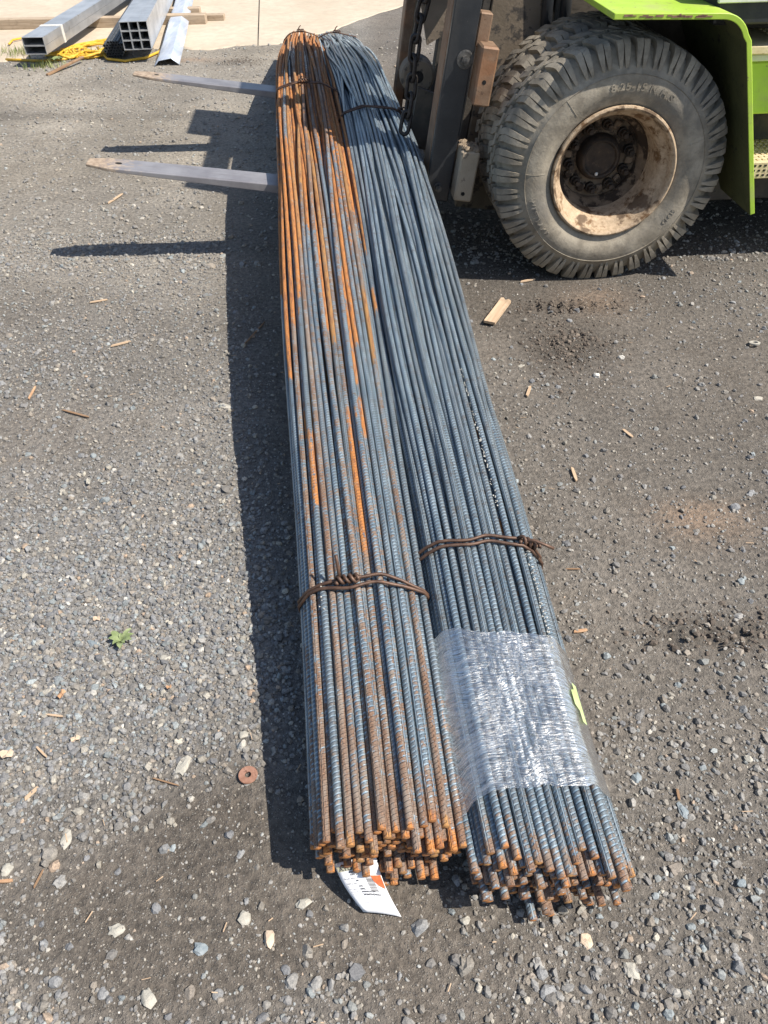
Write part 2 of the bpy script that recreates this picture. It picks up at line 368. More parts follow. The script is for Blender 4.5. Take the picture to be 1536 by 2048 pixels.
M = dict(
    ground=mat_ground(), stone=mat_stone(), concrete=mat_concrete(), bar=mat_bar(), film=mat_film(), tyre=mat_tyre(), rim=mat_rim(),
    rimdeep=mat_simple('grimy_shaded_wheel_disc', (.16, .11, .07), (.26, .19, .13), 18, .85, 0, .002, (.045, .03, .02), 14, .46),  # rusty grime, painted darker still to shade the sunlit deep rim
    wire=mat_simple("rusty_wire", (.075, .040, .026), (.15, .085, .055), 60, .5, .35, .0008, (.32, .12, .04), 45, .64, spec=.6),
    black=mat_simple("black_paint", (.016, .019, .023), (.032, .034, .037), 9, .38, 0, .0010, (.12, .11, .095), 90, .66, ((.07, .064, .055), (9, 9, 2.5), .4), spec=.5),
    dusty=mat_simple("dusty_black_steel", (.045, .042, .038), (.12, .10, .078), 7, .75, 0, .003, (.03, .028, .026), 30, .6),
    worn=mat_simple("worn_fork_steel", (.27, .25, .255), (.36, .34, .345), 8, .42, .45, .0012, (.11, .075, .05), 22, .62, ((.13, .085, .06), (3, 14, 14), .6), spec=.5),
    brown=mat_simple("brown_worn_steel", (.19, .115, .07), (.30, .20, .13), 14, .6, .2, .0015, (.10, .06, .04), 50, .6, ((.36, .15, .06), (5, 5, 12), .5)),
    tanmud=mat_simple("mud_caked_steel", (.33, .265, .19), (.44, .36, .265), 8, .9, 0, .004, (.20, .16, .12), 40, .58),
    mud=mat_simple("dry_mud", (.23, .17, .115), (.34, .265, .185), 60, .95, 0, .005, (.15, .11, .075), 90, .55),
    green=mat_simple("lime_paint", (.34, .52, .045), (.45, .62, .075), 5, .5, 0, .0010, (.22, .19, .08), 46, .60, ((.37, .40, .14), (5, 5, 11), .75), spec=.45),
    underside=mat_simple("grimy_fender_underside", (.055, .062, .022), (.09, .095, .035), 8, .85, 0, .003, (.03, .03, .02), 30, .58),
    dusty2=mat_simple('dusty_brown_mast_steel', (.15, .12, .085), (.24, .19, .14), 7, .8, 0, .003, (.07, .06, .05), 14, .52),
    chip=mat_simple("chipped_paint_edge", (.20, .11, .075), (.30, .17, .12), 30, .8, 0, .001),
    darkgreen=mat_simple("shaded_lime_paint", (.30, .46, .04), (.36, .53, .06), 8, .6, 0, .001, (.16, .17, .06), 25, .58),
    stepm=mat_simple("tan_grip_step", (.55, .43, .27), (.66, .54, .36), 20, .8, 0, .002, (.35, .25, .15), 60, .6),
    white=mat_simple("scuffed_white_steel", (.62, .62, .60), (.75, .75, .73), 12, .5, 0, .001, (.4, .36, .3), 40, .62),
    bolt=mat_simple("dusty_bolt", (.07, .068, .065), (.17, .16, .145), 60, .5, .5, .0008),
    fork=mat_fork(),
    hub=mat_simple("greasy_hub", (.030, .024, .02), (.07, .05, .036), 25, .7, .1, .002, (.13, .09, .055), 50, .6),
    chain=mat_simple("oily_chain", (.022, .02, .02), (.06, .05, .043), 60, .5, .4, .001, (.14, .09, .05), 70, .62),
    hole=mat_simple("hole_dark", (.012, .011, .010), (.02, .018, .016), 20, .9),
    galv=mat_simple("mill_tube_steel", (.42, .43, .44), (.58, .59, .60), 6, .38, .55, .0006, (.30, .27, .22), 18, .62, ((.72, .72, .72), (10, 1.2, 10), .5), spec=.5),
    tube_in=mat_simple("tube_inside", (.05, .055, .06), (.08, .085, .09), 12, .6, .3),
    pipe=mat_simple("dark_pipe", (.06, .065, .07), (.12, .125, .13), 18, .5, .4, .0008),
    angle=mat_simple("pale_galvanised_angle", (.40, .46, .56), (.55, .60, .68), 7, .45, .25, .0015, (.42, .44, .46), 24, .6, ((.85, .86, .88), (30, 2, 30), .5)),
    strap=mat_simple("white_strap", (.6, .58, .52), (.75, .73, .68), 20, .6),
    cord=mat_simple("yellow_cord", (.62, .36, .03), (.75, .47, .06), 30, .5, 0, .0008, (.40, .25, .05), 50, .6),
    beam=mat_wood("weathered_beam", (.33, .25, .175), (.48, .385, .28)),
    lath=mat_wood("fresh_lath", (.44, .31, .20), (.62, .46, .31)),
    twig=mat_wood("dry_twig", (.22, .13, .075), (.36, .235, .14)),
    leaf=mat_simple("weed_leaf", (.17, .22, .085), (.28, .33, .16), 60, .55, 0, .0015, (.36, .38, .16), 90, .62),
    dryleaf=mat_simple("dry_leaf", (.42, .24, .13), (.58, .37, .22), 60, .8, 0, .002),
    grass=mat_simple("grass_blade", (.14, .19, .05), (.34, .35, .14), 12, .7),
    washer=mat_simple("rusty_washer", (.26, .13, .085), (.38, .21, .15), 80, .8, .1, .001, (.13, .06, .04), 120, .6),
    paper=mat_simple("tag_paper", (.80, .80, .81), (.84, .84, .85), 10, .55, 0, .0004),
    ink=mat_simple("tag_ink", (.05, .05, .055), (.09, .09, .095), 40, .7),
    inkgrey=mat_simple("tag_grey_ink", (.38, .38, .40), (.46, .46, .48), 40, .7),
    olive=mat_simple("tag_olive_band", (.40, .39, .28), (.50, .48, .36), 40, .7),
    redmark=mat_simple("orange_red_spray", (.62, .10, .03), (.74, .17, .06), 120, .7, 0, .0005),
    limefilm=mat_simple("lime_plastic", (.40, .52, .20), (.52, .62, .30), 30, .5),
    crust=mat_simple("white_crust", (.50, .48, .42), (.70, .67, .60), 300, .9, 0, .002),
    palerock=mat_simple("pale_rock", (.36, .34, .29), (.50, .47, .40), 60, .85, 0, .003),
    bluerock=mat_simple("blue_grey_rock", (.20, .24, .26), (.30, .33, .34), 60, .8, 0, .003),
    orangerock=mat_simple("peach_rock", (.55, .42, .30), (.70, .56, .42), 60, .85, 0, .003),
)

# ------------------------------------------------------------------ ground
def blob(x, y, cx, cy, rx, ry):
    return np.exp(-(((x - cx) / rx) ** 2 + ((y - cy) / ry) ** 2))

def edge_y(x):          # where the yard surface meets the concrete apron
    xs = [-60, -3.3, -2.75, -2.1, -1.6, -1.3, -.8, -.35, -.05, .5, 2, 60]
    ys = [6.1, 6.3, 6.85, 7.0, 7.1, 7.02, 7.17, 7.6, 8.15, 8.9, 9.6, 10]
    return np.interp(x, xs, ys)

def gravel_mask(x, y):
    """1 = loose gravel, 0 = packed dirt"""
    side = smooth(.05, -.20, x + .22 * (y - .5) * (y < 4))
    g = side * (.72 + .6 * (fbm(x * 1.6, y * 1.6, 5) - .5))
    g = g - .55 * blob(x, y, -.50, .52, .38, .17) - .75 * blob(x, y, -.25, .52, .22, .22) - .3 * blob(x, y, -.3, .75, .12, .12)
    g = g + .35 * blob(x, y, -.6, 1.05, .35, .35)
    g = g - .35 * blob(x, y, -1.1, 1.9, .5, .25) - .3 * blob(x, y, -1.6, 2.7, .8, .35) - .25 * blob(x, y, -1.8, 4.1, 1.2, .35)
    g = g + (1 - side) * (.14 + .45 * (fbm(x * 1.5 + 9, y * 1.5, 8) - .45)) + .04 * blob(x, y, .62, .62, .25, .2)
    return np.clip(g, 0.02, 1)

def ground_z(x, y):
    z = .014 * (fbm(x * 1.1, y * 1.1, 21, 3) - .5) + .007 * (fbm(x * 7, y * 7, 31, 3) - .5)
    # churned earth patch and tyre lug prints on the right
    p = on_level(1130, 690); d = blob(x, y, p[0], p[1], .17, .20)
    z = z + .026 * d * (fbm(x * 26, y * 26, 41, 3) - .55)
    p = on_level(1130, 612); d2 = blob(x, y, p[0], p[1], .22, .055)
    z = z + .010 * d2 * np.sin(x * 160 + .6 * np.sin(y * 30)) - .004 * d2
    p = on_level(1440, 1270); d3 = blob(x, y, p[0], p[1], .22, .05)
    z = z + .022 * d3 * (fbm(x * 32, y * 20, 43, 2) - .55) + .007 * d3 * np.sin((x + .5 * y) * 170)
    fl = np.exp(-(np.maximum(0, np.abs(x) - 8) / 4) ** 2)
    return z * fl * smooth(30, 12, y)

xs = np.concatenate([-np.geomspace(300, 4, 26), np.arange(-3.9, -2.2, .06), np.arange(-2.2, 2.2, .016), np.arange(2.2, 3.9, .08), np.geomspace(4, 300, 26)])
ys = np.concatenate([-np.geomspace(300, .6, 26), np.arange(-.5, .1, .1), np.arange(.15, 3.6, .016), np.arange(3.6, 9.3, .04), np.geomspace(9.4, 600, 30)])
gx, gy = np.meshgrid(xs, ys); gz = ground_z(gx, gy)
nx, ny = len(xs), len(ys)
idx = np.arange(nx * ny).reshape(ny, nx)
f4 = np.stack([idx[:-1, :-1], idx[:-1, 1:], idx[1:, 1:], idx[1:, :-1]], -1).reshape(-1, 4)
me = np_mesh("ground", np.stack([gx, gy, gz], -1).reshape(-1, 3), f4, smooth_=True)
G = gravel_mask(gx, gy)[..., None]
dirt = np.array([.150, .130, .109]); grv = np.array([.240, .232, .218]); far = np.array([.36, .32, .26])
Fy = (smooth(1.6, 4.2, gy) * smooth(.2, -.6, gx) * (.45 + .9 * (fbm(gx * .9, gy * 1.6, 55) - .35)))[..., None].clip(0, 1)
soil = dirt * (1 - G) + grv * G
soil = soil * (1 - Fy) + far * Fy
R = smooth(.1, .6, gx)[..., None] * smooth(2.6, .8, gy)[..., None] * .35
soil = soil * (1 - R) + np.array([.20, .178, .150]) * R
soil *= (.62 + .74 * fbm(gx * 2.1, gy * 2.6, 66, 5))[..., None]
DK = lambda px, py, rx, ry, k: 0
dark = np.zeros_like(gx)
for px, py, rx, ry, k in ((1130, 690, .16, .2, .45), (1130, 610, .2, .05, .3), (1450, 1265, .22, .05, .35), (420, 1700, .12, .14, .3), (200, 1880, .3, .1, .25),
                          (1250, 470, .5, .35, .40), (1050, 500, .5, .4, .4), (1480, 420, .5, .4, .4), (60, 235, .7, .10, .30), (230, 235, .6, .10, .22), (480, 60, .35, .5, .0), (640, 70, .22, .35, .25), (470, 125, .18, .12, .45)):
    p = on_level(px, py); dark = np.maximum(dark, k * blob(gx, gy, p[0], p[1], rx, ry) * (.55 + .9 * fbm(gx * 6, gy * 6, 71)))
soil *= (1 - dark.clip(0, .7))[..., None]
for px, py, rx, ry, k in ((1190, 600, .12, .1, .5), (1420, 1050, .12, .08, .5), (1380, 1030, .1, .05, .3), (380, 120, .2, .08, .6)):
    p = on_level(px, py); w = (k * blob(gx, gy, p[0], p[1], rx, ry) * (.5 + fbm(gx * 8, gy * 8, 77)))[..., None].clip(0, 1)
    soil = soil * (1 - w) + np.array([.30, .21, .145]) * w
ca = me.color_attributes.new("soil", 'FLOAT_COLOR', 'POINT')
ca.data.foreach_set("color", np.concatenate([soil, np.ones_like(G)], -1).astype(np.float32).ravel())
at = me.attributes.new("grit", 'FLOAT', 'POINT'); at.data.foreach_set("value", (.45 + .55 * G[..., 0]).astype(np.float32).ravel())
go = link("ground", me, M['ground']); tag(go, kind='structure')

# concrete apron: two slabs with a joint, dusty broken front edge
def slab(name, x0, x1, seed):
    n = 70; X = np.linspace(x0, x1, n) if abs(x1 - x0) < 20 else np.unique(np.concatenate([np.linspace(x0, x1, 20), np.linspace(max(x0, -5), min(x1, 5), 120)]))
    fr = edge_y(X) + .10 * (fbm(X * 5, X * 0, seed) - .5) + .05 * (vnoise(X * 23, X * 0, seed + 3) - .5)
    rows = [fr, fr + .03, fr + .25, fr + 1.0, fr * 0 + 12, fr * 0 + 40]; JX = lambda y: -.103 * (y - 7.13)
    zz = [.000, .010, .013, .014, .014, .014]
    V = np.concatenate([np.stack([X + JX(r) * np.clip(1 - abs(X + .95) / 3, 0, 1), r, np.full_like(X, z)], 1) for r, z in zip(rows, zz)])
    n = len(X); i = np.arange(n * len(rows)).reshape(len(rows), n)
    f = np.stack([i[:-1, :-1], i[:-1, 1:], i[1:, 1:], i[1:, :-1]], -1).reshape(-1, 4)
    side = []
    o = link(name, np_mesh(name, V, f), M['concrete']); return tag(o, kind='structure')
slab("concrete_apron", -40, -.955, 3); slab("concrete_apron", -.943, 40, 4)

# ------------------------------------------------------------------ gravel stones (nobody could count them)
PHI = (1 + 5 ** .5) / 2
ICO = np.array([(-1, PHI, 0), (1, PHI, 0), (-1, -PHI, 0), (1, -PHI, 0), (0, -1, PHI), (0, 1, PHI), (0, -1, -PHI), (0, 1, -PHI), (PHI, 0, -1), (PHI, 0, 1), (-PHI, 0, -1), (-PHI, 0, 1)], float)
ICO /= np.linalg.norm(ICO[0])
ICF = np.array([(0, 11, 5), (0, 5, 1), (0, 1, 7), (0, 7, 10), (0, 10, 11), (1, 5, 9), (5, 11, 4), (11, 10, 2), (10, 7, 6), (7, 1, 8), (3, 9, 4), (3, 4, 2), (3, 2, 6), (3, 6, 8), (3, 8, 9), (4, 9, 5), (2, 4, 11), (6, 2, 10), (8, 6, 7), (9, 8, 1)])
PAL = np.array([(.15, .155, .165), (.20, .205, .21), (.115, .12, .13), (.25, .245, .235), (.19, .175, .155), (.13, .125, .12), (.17, .195, .205), (.30, .28, .24), (.22, .19, .16), (.24, .27, .28), (.40, .37, .31), (.34, .25, .18), (.46, .44, .40)])
PW = np.array([16, 14, 14, 10, 13, 14, 8, 5, 8, 4, 1.5, 1.4, 1.]); PW /= PW.sum()

def subdiv_ico():
    v = [Vector(p) for p in ICO]; f = []; cache = {}
    def mid(a, b):
        k = (min(a, b), max(a, b))
        if k not in cache: cache[k] = len(v); v.append(((v[a] + v[b]) / 2).normalized())
        return cache[k]
    for a, b, c_ in ICF:
        ab, bc, ca_ = mid(a, b), mid(b, c_), mid(c_, a); f += [(a, ab, ca_), (b, bc, ab), (c_, ca_, bc), (ab, bc, ca_)]
    return np.array([tuple(p) for p in v]), np.array(f)
IC2, IF2 = subdiv_ico()

def scatter(name, X, Y, Rr, base=(ICO, ICF), bright=1.0, sink=.35, flat=(.5, .85), light=0.0, tone=None):
    BV, BF = base; n = len(X); nv = len(BV)
    V = BV[None] * (1 + .5 * (rng.random((n, nv, 1)) - .5))
    # faceted: squash some directions
    for _ in range(2):
        d = rng.normal(size=(n, 1, 3)); d /= np.linalg.norm(d, axis=2, keepdims=True)
        t = (V * d).sum(2, keepdims=True); lim = .45 + .3 * rng.random((n, 1, 1)); V = V - d * np.maximum(0, t - lim)
    sc = np.stack([np.ones(n), .62 + .35 * rng.random(n), flat[0] + (flat[1] - flat[0]) * rng.random(n)], 1)
    V = V * sc[:, None]
    a = rng.random(n) * 6.283; ca_, sa = np.cos(a), np.sin(a); ti = rng.normal(0, .25, n); ct, st = np.cos(ti), np.sin(ti)
    x, y, z = V[..., 0], V[..., 1], V[..., 2]
    x, z = x * ct[:, None] + z * st[:, None], -x * st[:, None] + z * ct[:, None]
    x, y = x * ca_[:, None] - y * sa[:, None], x * sa[:, None] + y * ca_[:, None]
    zc = ground_z(X, Y) + Rr * sc[:, 2] * (1 - 2 * sink) * 1.0
    V = np.stack([X[:, None] + x * Rr[:, None], Y[:, None] + y * Rr[:, None], zc[:, None] + z * Rr[:, None]], -1)
    F = BF[None] + (np.arange(n) * nv)[:, None, None]
    me = np_mesh(name, V.reshape(-1, 3), None, F.reshape(-1, 3))
    pick = rng.choice(len(PAL), n, p=PW); c0 = PAL[pick] * (1 + .35 * (rng.random((n, 1)) - .5))
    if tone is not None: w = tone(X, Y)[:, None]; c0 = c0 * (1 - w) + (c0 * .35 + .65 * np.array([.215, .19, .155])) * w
    c0 = c0 * bright * 1.24 + light
    colr = np.concatenate([np.repeat(c0[:, None], nv, 1), np.ones((n, nv, 1))], -1)
    at = me.color_attributes.new("tint", 'FLOAT_COLOR', 'POINT'); at.data.foreach_set("color", colr.astype(np.float32).ravel())
    o = link(name, me, M['stone']); return tag(o, kind='stuff')

def sample(n, x0, x1, y0, y1, dens):
    """more stones near the camera; they stay inside the view's wedge with margin"""
    out = []
    while sum(len(a) for a, _ in out) < n:
        y = y0 + (y1 - y0) * rng.random(n * 2) ** 1.35; half = .40 + .42 * y
        x = -half - .25 + (2 * half + .5) * rng.random(n * 2)
        k = (x > x0) & (x < x1) & (rng.random(n * 2) < dens(x, y)) & (y < edge_y(x) + .05)
        out.append((x[k], y[k]))
    X = np.concatenate([a for a, _ in out])[:n]; Y = np.concatenate([b for _, b in out])[:n]; return X, Y
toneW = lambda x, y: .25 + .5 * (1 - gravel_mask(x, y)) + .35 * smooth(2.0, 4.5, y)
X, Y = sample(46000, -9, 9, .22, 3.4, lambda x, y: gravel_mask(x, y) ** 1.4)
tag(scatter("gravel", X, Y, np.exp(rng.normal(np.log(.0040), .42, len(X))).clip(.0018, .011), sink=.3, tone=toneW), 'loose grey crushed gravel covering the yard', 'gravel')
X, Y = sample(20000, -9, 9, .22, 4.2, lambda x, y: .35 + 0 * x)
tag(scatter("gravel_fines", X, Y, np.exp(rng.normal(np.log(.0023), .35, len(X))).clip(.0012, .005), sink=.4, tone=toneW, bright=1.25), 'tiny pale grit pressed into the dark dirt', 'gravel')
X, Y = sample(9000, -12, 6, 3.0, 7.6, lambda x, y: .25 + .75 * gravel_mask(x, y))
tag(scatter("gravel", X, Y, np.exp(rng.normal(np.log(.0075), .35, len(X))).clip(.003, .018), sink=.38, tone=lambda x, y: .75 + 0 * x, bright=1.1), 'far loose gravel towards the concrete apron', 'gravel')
X, Y = sample(1250, -9, 9, .22, 3.2, lambda x, y: .20 + .65 * gravel_mask(x, y))
tag(scatter("pebbles", X, Y, np.exp(rng.normal(np.log(.0085), .25, len(X))).clip(.006, .016), (IC2, IF2), sink=.44, bright=1.0, tone=lambda x, y: .25 + 0 * x), 'larger rounded pebbles strewn among the gravel', 'pebbles')
# clods of churned earth
cx_, cy_, cr_ = [], [], []
for px, py, rx, ry, n in ((1130, 690, .13, .17, 900), (1130, 612, .2, .05, 420), (1440, 1270, .2, .06, 420), (480, 122, .14, .1, 260), (1330, 480, .3, .1, 160)):
    p = on_level(px, py); cx_.append(p[0] + rng.normal(0, rx * .6, n)); cy_.append(p[1] + rng.normal(0, ry * .6, n)); cr_.append(np.exp(rng.normal(np.log(.0034), .5, n)).clip(.0014, .011))
PAL_keep = PAL; PAL = np.array([(.085, .068, .054), (.115, .092, .073), (.15, .122, .096)]); PW_keep = PW; PW = np.array([.4, .4, .2])
tag(scatter("earth_clods", np.concatenate(cx_), np.concatenate(cy_), np.concatenate(cr_), sink=.42), 'crumbly clods of churned brown earth', 'dirt')
PAL, PW = PAL_keep, PW_keep

# ------------------------------------------------------------------ rebar bundles
YK = [.40, .56, .77, 1.1, 1.5, 1.9, 2.28, 2.95, 3.25, 4.45, 5.5, 6.7]
ZK = [.094, .104, .135, .176, .213, .250, .285, .348, .372, .372, .27, .115]
BR = .0071

def catmull(xs, xk, yk):
    xk = np.array(xk); yk = np.array(yk); out = np.interp(xs, xk, yk)
    k = np.exp(-np.linspace(-2, 2, 21) ** 2); k /= k.sum(); pad = 10
    return np.convolve(np.pad(out, pad, mode='reflect', reflect_type='odd'), k, mode='valid')

class Bundle:
    def __init__(self, seed, xk, xv, y0, nbar, wander, zoff=0.0):
        self.r = np.random.default_rng(seed); r = self.r
        self.Y = np.arange(y0 - .06, y0 + 6.1, .05); K = len(self.Y)
        self.xc = catmull(self.Y, xk, xv); self.zc = catmull(self.Y, YK, ZK) + zoff
        # hexagonal slots in an ellipse
        d = BR * 2.1; pts = []
        for j in range(-9, 10):
            for i in range(-16, 17):
                pts.append(((i + .5 * (j % 2)) * d, j * d * .88))
        pts = np.array(pts); A, B = .123, .066
        e = (np.abs(pts[:, 0]) / A) ** 2.3 + (np.abs(pts[:, 1]) / B) ** 2.3
        pts = pts[np.argsort(e + r.normal(0, .06, len(pts)))[:nbar]]
        n = len(pts); self.n = n
        cur = pts.copy(); path = np.zeros((K, n, 2))
        vel = np.zeros((n, 2)); kn = 5
        ctrl = r.normal(0, 1, (kn, n, 2)); kx = np.linspace(0, K - 1, kn)
        sk = np.exp(-np.linspace(-2, 2, 25) ** 2); sk /= sk.sum(); sm_ = lambda c: np.convolve(np.pad(np.interp(np.arange(K), kx, c), 12, mode='edge'), sk, mode='valid')
        wx = np.stack([sm_(ctrl[:, i, 0]) for i in range(n)], 1); wz = np.stack([sm_(ctrl[:, i, 1]) for i in range(n)], 1)
        amp = np.interp(self.Y - y0, [0, .5, 1.5, 3, 6], [.0015, .003, .007, .014, .024]) * wander
        wide = np.interp(self.Y - y0, [0, .6, 1.4, 2.5, 4.5, 6.1], [1.0, 1.03, 1.12, 1.16, 1.14, .98])
        for k in range(K):
            zsq = np.interp(self.Y[k] - y0, [0, .9], [.86, 1.0]); P = pts * np.array([wide[k], zsq]) + np.stack([wx[k], wz[k] * .45], 1) * amp[k]
            for it in range(26):
                D = P[:, None] - P[None]; L = np.sqrt((D ** 2).sum(2)) + np.eye(n) * 9 + 1e-6
                o = np.maximum(0, BR * 2.04 - L) / 2; P = P + ((D / L[..., None]) * o[..., None]).sum(1) * .75
                P[:, 1] = np.maximum(P[:, 1] - .00025, -B)
                P[:, 1] = np.minimum(P[:, 1], B * 1.05 * np.sqrt(np.clip(1.02 - (P[:, 0] / (A * 1.24 * wide[k])) ** 2, .05, 1)))
                P[:, 0] = np.clip(P[:, 0], -A * wide[k] * 1.02, A * wide[k] * 1.02)
            path[k] = P
        ker = np.exp(-np.linspace(-2, 2, 19) ** 2); ker /= ker.sum()
        for i in range(n):
            for q in (0, 1):
                path[:, i, q] = np.convolve(np.pad(path[:, i, q], 9, mode='edge'), ker, mode='valid')
        self.path = path; self.y0 = y0
    def section(self, y, hull_off=0.0, m=72):
        k = int(np.argmin(abs(self.Y - y))); f = np.clip((y - self.Y[k]) / .05, -1, 1); k2 = min(max(k + (1 if f > 0 else -1), 0), len(self.Y) - 1); f = abs(f)
        P = self.path[k] * (1 - f) + self.path[k2] * f; xc = self.xc[k] * (1 - f) + self.xc[k2] * f; zc = self.zc[k] * (1 - f) + self.zc[k2] * f
        a = np.linspace(0, 2 * math.pi, m, endpoint=False)
        pts = (P[:, None] + (BR + hull_off) * np.stack([np.cos(np.linspace(0, 6.283, 12)), np.sin(np.linspace(0, 6.283, 12))], 1)[None]).reshape(-1, 2)
        pts = sorted(map(tuple, pts)); H = []
        for seq in (pts, pts[::-1]):
            h = []
            for p in seq:
                while len(h) > 1 and (h[-1][0] - h[-2][0]) * (p[1] - h[-2][1]) - (h[-1][1] - h[-2][1]) * (p[0] - h[-2][0]) <= 0: h.pop()
                h.append(p)
            H += h[:-1]
        H = np.array(H); seg = np.roll(H, -1, 0) - H
        out = []
        for t in a:
            dx, dz = math.cos(t), math.sin(t)
            den = dx * seg[:, 1] - dz * seg[:, 0]
            with np.errstate(divide='ignore', invalid='ignore'):
                tt = (H[:, 0] * seg[:, 1] - H[:, 1] * seg[:, 0]) / den; ss = (H[:, 0] * dz - H[:, 1] * dx) / den
            ok = (tt > 0) & (ss >= -1e-6) & (ss <= 1 + 1e-6); rr = tt[ok].max() if ok.any() else .1
            out.append((xc + rr * dx, zc + rr * dz))
        return np.array(out), xc, zc

def bar_mesh(Yst, X, Z, orange, brown, shade, ribd, v0, rot, ns=10):
    K = len(Yst); P = np.stack([X, Yst, Z], 1); T = np.gradient(P, axis=0); T /= np.linalg.norm(T, axis=1, keepdims=True)
    S = np.cross(T, [0, 0, 1]); S /= np.linalg.norm(S, axis=1, keepdims=True); U = np.cross(S, T)
    a = np.linspace(0, 2 * math.pi, ns, endpoint=False) + rot
    ring = P[:, None] + BR * (np.cos(a)[None, :, None] * S[:, None] + np.sin(a)[None, :, None] * U[:, None])
    V = ring.reshape(-1, 3); i = np.arange(K * ns).reshape(K, ns)
    f = np.stack([i[:-1], np.roll(i[:-1], -1, 1), np.roll(i[1:], -1, 1), i[1:]], -1).reshape(-1, 4)
    # end caps: centre vertices
    V = np.concatenate([V, P[:1] - T[:1] * .0015, P[-1:]]); c0, c1 = K * ns, K * ns + 1
    t3 = np.concatenate([np.stack([np.full(ns, c0), np.roll(i[0], -1), i[0]], 1), np.stack([np.full(ns, c1), i[-1], np.roll(i[-1], -1)], 1)])
    me = np_mesh("rebar", V, f, t3, True)
    me.polygons.foreach_set("use_smooth", np.concatenate([np.ones(len(f), bool), np.zeros(2 * ns, bool)])); me.set_sharp_from_angle(angle=math.radians(60))
    s_ = np.concatenate([[0], np.cumsum(np.linalg.norm(np.diff(P, axis=0), axis=1))]) + v0
    uv = me.uv_layers.new(name="bar"); u = np.arange(ns + 1) / ns
    q = np.zeros((K - 1, ns, 4, 2)); q[:, :, 0, 0] = u[:-1]; q[:, :, 1, 0] = u[1:]; q[:, :, 2, 0] = u[1:]; q[:, :, 3, 0] = u[:-1]
    q[:, :, 0, 1] = q[:, :, 1, 1] = s_[:-1, None]; q[:, :, 2, 1] = q[:, :, 3, 1] = s_[1:, None]
    t = np.zeros((2 * ns, 3, 2)); uv.data.foreach_set("uv", np.concatenate([q.reshape(-1), t.reshape(-1)]).astype(np.float32))
    for nm, arr in (("rust_orange", orange), ("rust_brown", brown)):
        at = me.attributes.new(nm, 'FLOAT', 'POINT'); at.data.foreach_set("value", np.concatenate([np.repeat(arr, ns), [.9 if nm == 'rust_orange' else .9, .9]]).astype(np.float32))
    at = me.attributes.new("rib_depth", 'FLOAT', 'POINT'); at.data.foreach_set("value", np.concatenate([np.repeat(ribd, ns), [0, 0]]).astype(np.float32))
    at = me.attributes.new("bar_shade", 'FLOAT', 'POINT'); at.data.foreach_set("value", np.full(len(V), shade, np.float32))
    return me

def build_bars(B, root, kind):
    r = B.r
    for i in range(B.n):
        top = B.path[0, i, 1] > .02
        y0 = B.y0 + r.normal(0, .013) - .10 * (B.path[0, i, 1] < -.045) * r.random() * .2
        Yst = np.concatenate([[y0, y0 + .008, y0 + .02, y0 + .035], np.arange(y0 + .06, y0 + 6.0 + r.normal(0, .03), .04)])
        X = np.interp(Yst, B.Y, B.xc + B.path[:, i, 0]); Z = np.interp(Yst, B.Y, B.zc + B.path[:, i, 1])
        Z = np.maximum(Z, BR + .004)
        s_ = Yst - y0; K = len(Yst); org = np.zeros(K); brn = np.zeros(K)
        if kind == 'left':
            brn += np.interp(s_, [0, .18, .45, 1.0, 2.2, 3.0, 6], [.56, .40, .26, .26, .50, .72, .80]) + r.normal(0, .13)
            far = smooth(1.75, 2.9, s_)
            lvl = r.random(); a = 1.15 + abs(r.normal(0, .75)) - 2.2 * B.path[0, i, 0]
            org += np.where(s_ > a, .32 + .42 * (lvl > .48) + .0 * s_, 0) * (1 if lvl < .9 else 0)
            for _ in range(r.integers(1, 4)):
                c_ = r.uniform(.1, 5.6); L = r.uniform(.10, 1.1) if c_ < 2.2 else r.uniform(.3, 2)
                org = np.where((s_ > c_) & (s_ < c_ + L), np.maximum(org, r.choice([.48, .62, .8])), org)
            if r.random() < .22: org += .12
            if r.random() < .22: brn += .26
            kk = np.exp(-np.linspace(-2, 2, 7) ** 2); kk /= kk.sum(); org = np.convolve(np.pad(org, 3, mode='edge'), kk, mode='valid')
            shared = fbm(X * 11 + 40, Yst * 1.7, 91, 3)
            org = org * (.45 + .45 * vnoise(s_ * 2.3 + i * 7.7, s_ * 0 + i, 5) + .85 * shared * np.interp(s_, [0, 1.5, 3], [.6, .8, 1.0])) 
            brn += .55 * (shared - .5) * np.interp(s_, [0, 1, 2.5], [.5, .6, 1.3])
            org += .16 * np.exp(-s_ / .08) + .30 * np.exp(-s_ / .016) + .08 * np.exp(-s_ / .4); brn += .3 * np.exp(-s_ / .05)
        else:
            brn += np.interp(s_, [0, .10, .3, 1.0, 3, 6], [.30, .17, .11, .10, .08, .15]) + r.normal(0, .06)
            org += .44 * np.exp(-s_ / .024); brn += .38 * np.exp(-s_ / .05)
            if r.random() < .10:
                c_ = r.uniform(0, 3); org = np.where((s_ > c_) & (s_ < c_ + r.uniform(.2, 1)), .40, org)
            if r.random() < .12: brn += .22
        rb = np.interp(s_, [0, .05, 6], [.6, 1.0, 1.0])
        me = bar_mesh(Yst, X, Z, org, brn, r.random(), rb, r.random(), r.random())
        link("rebar", me, M['bar'], root)

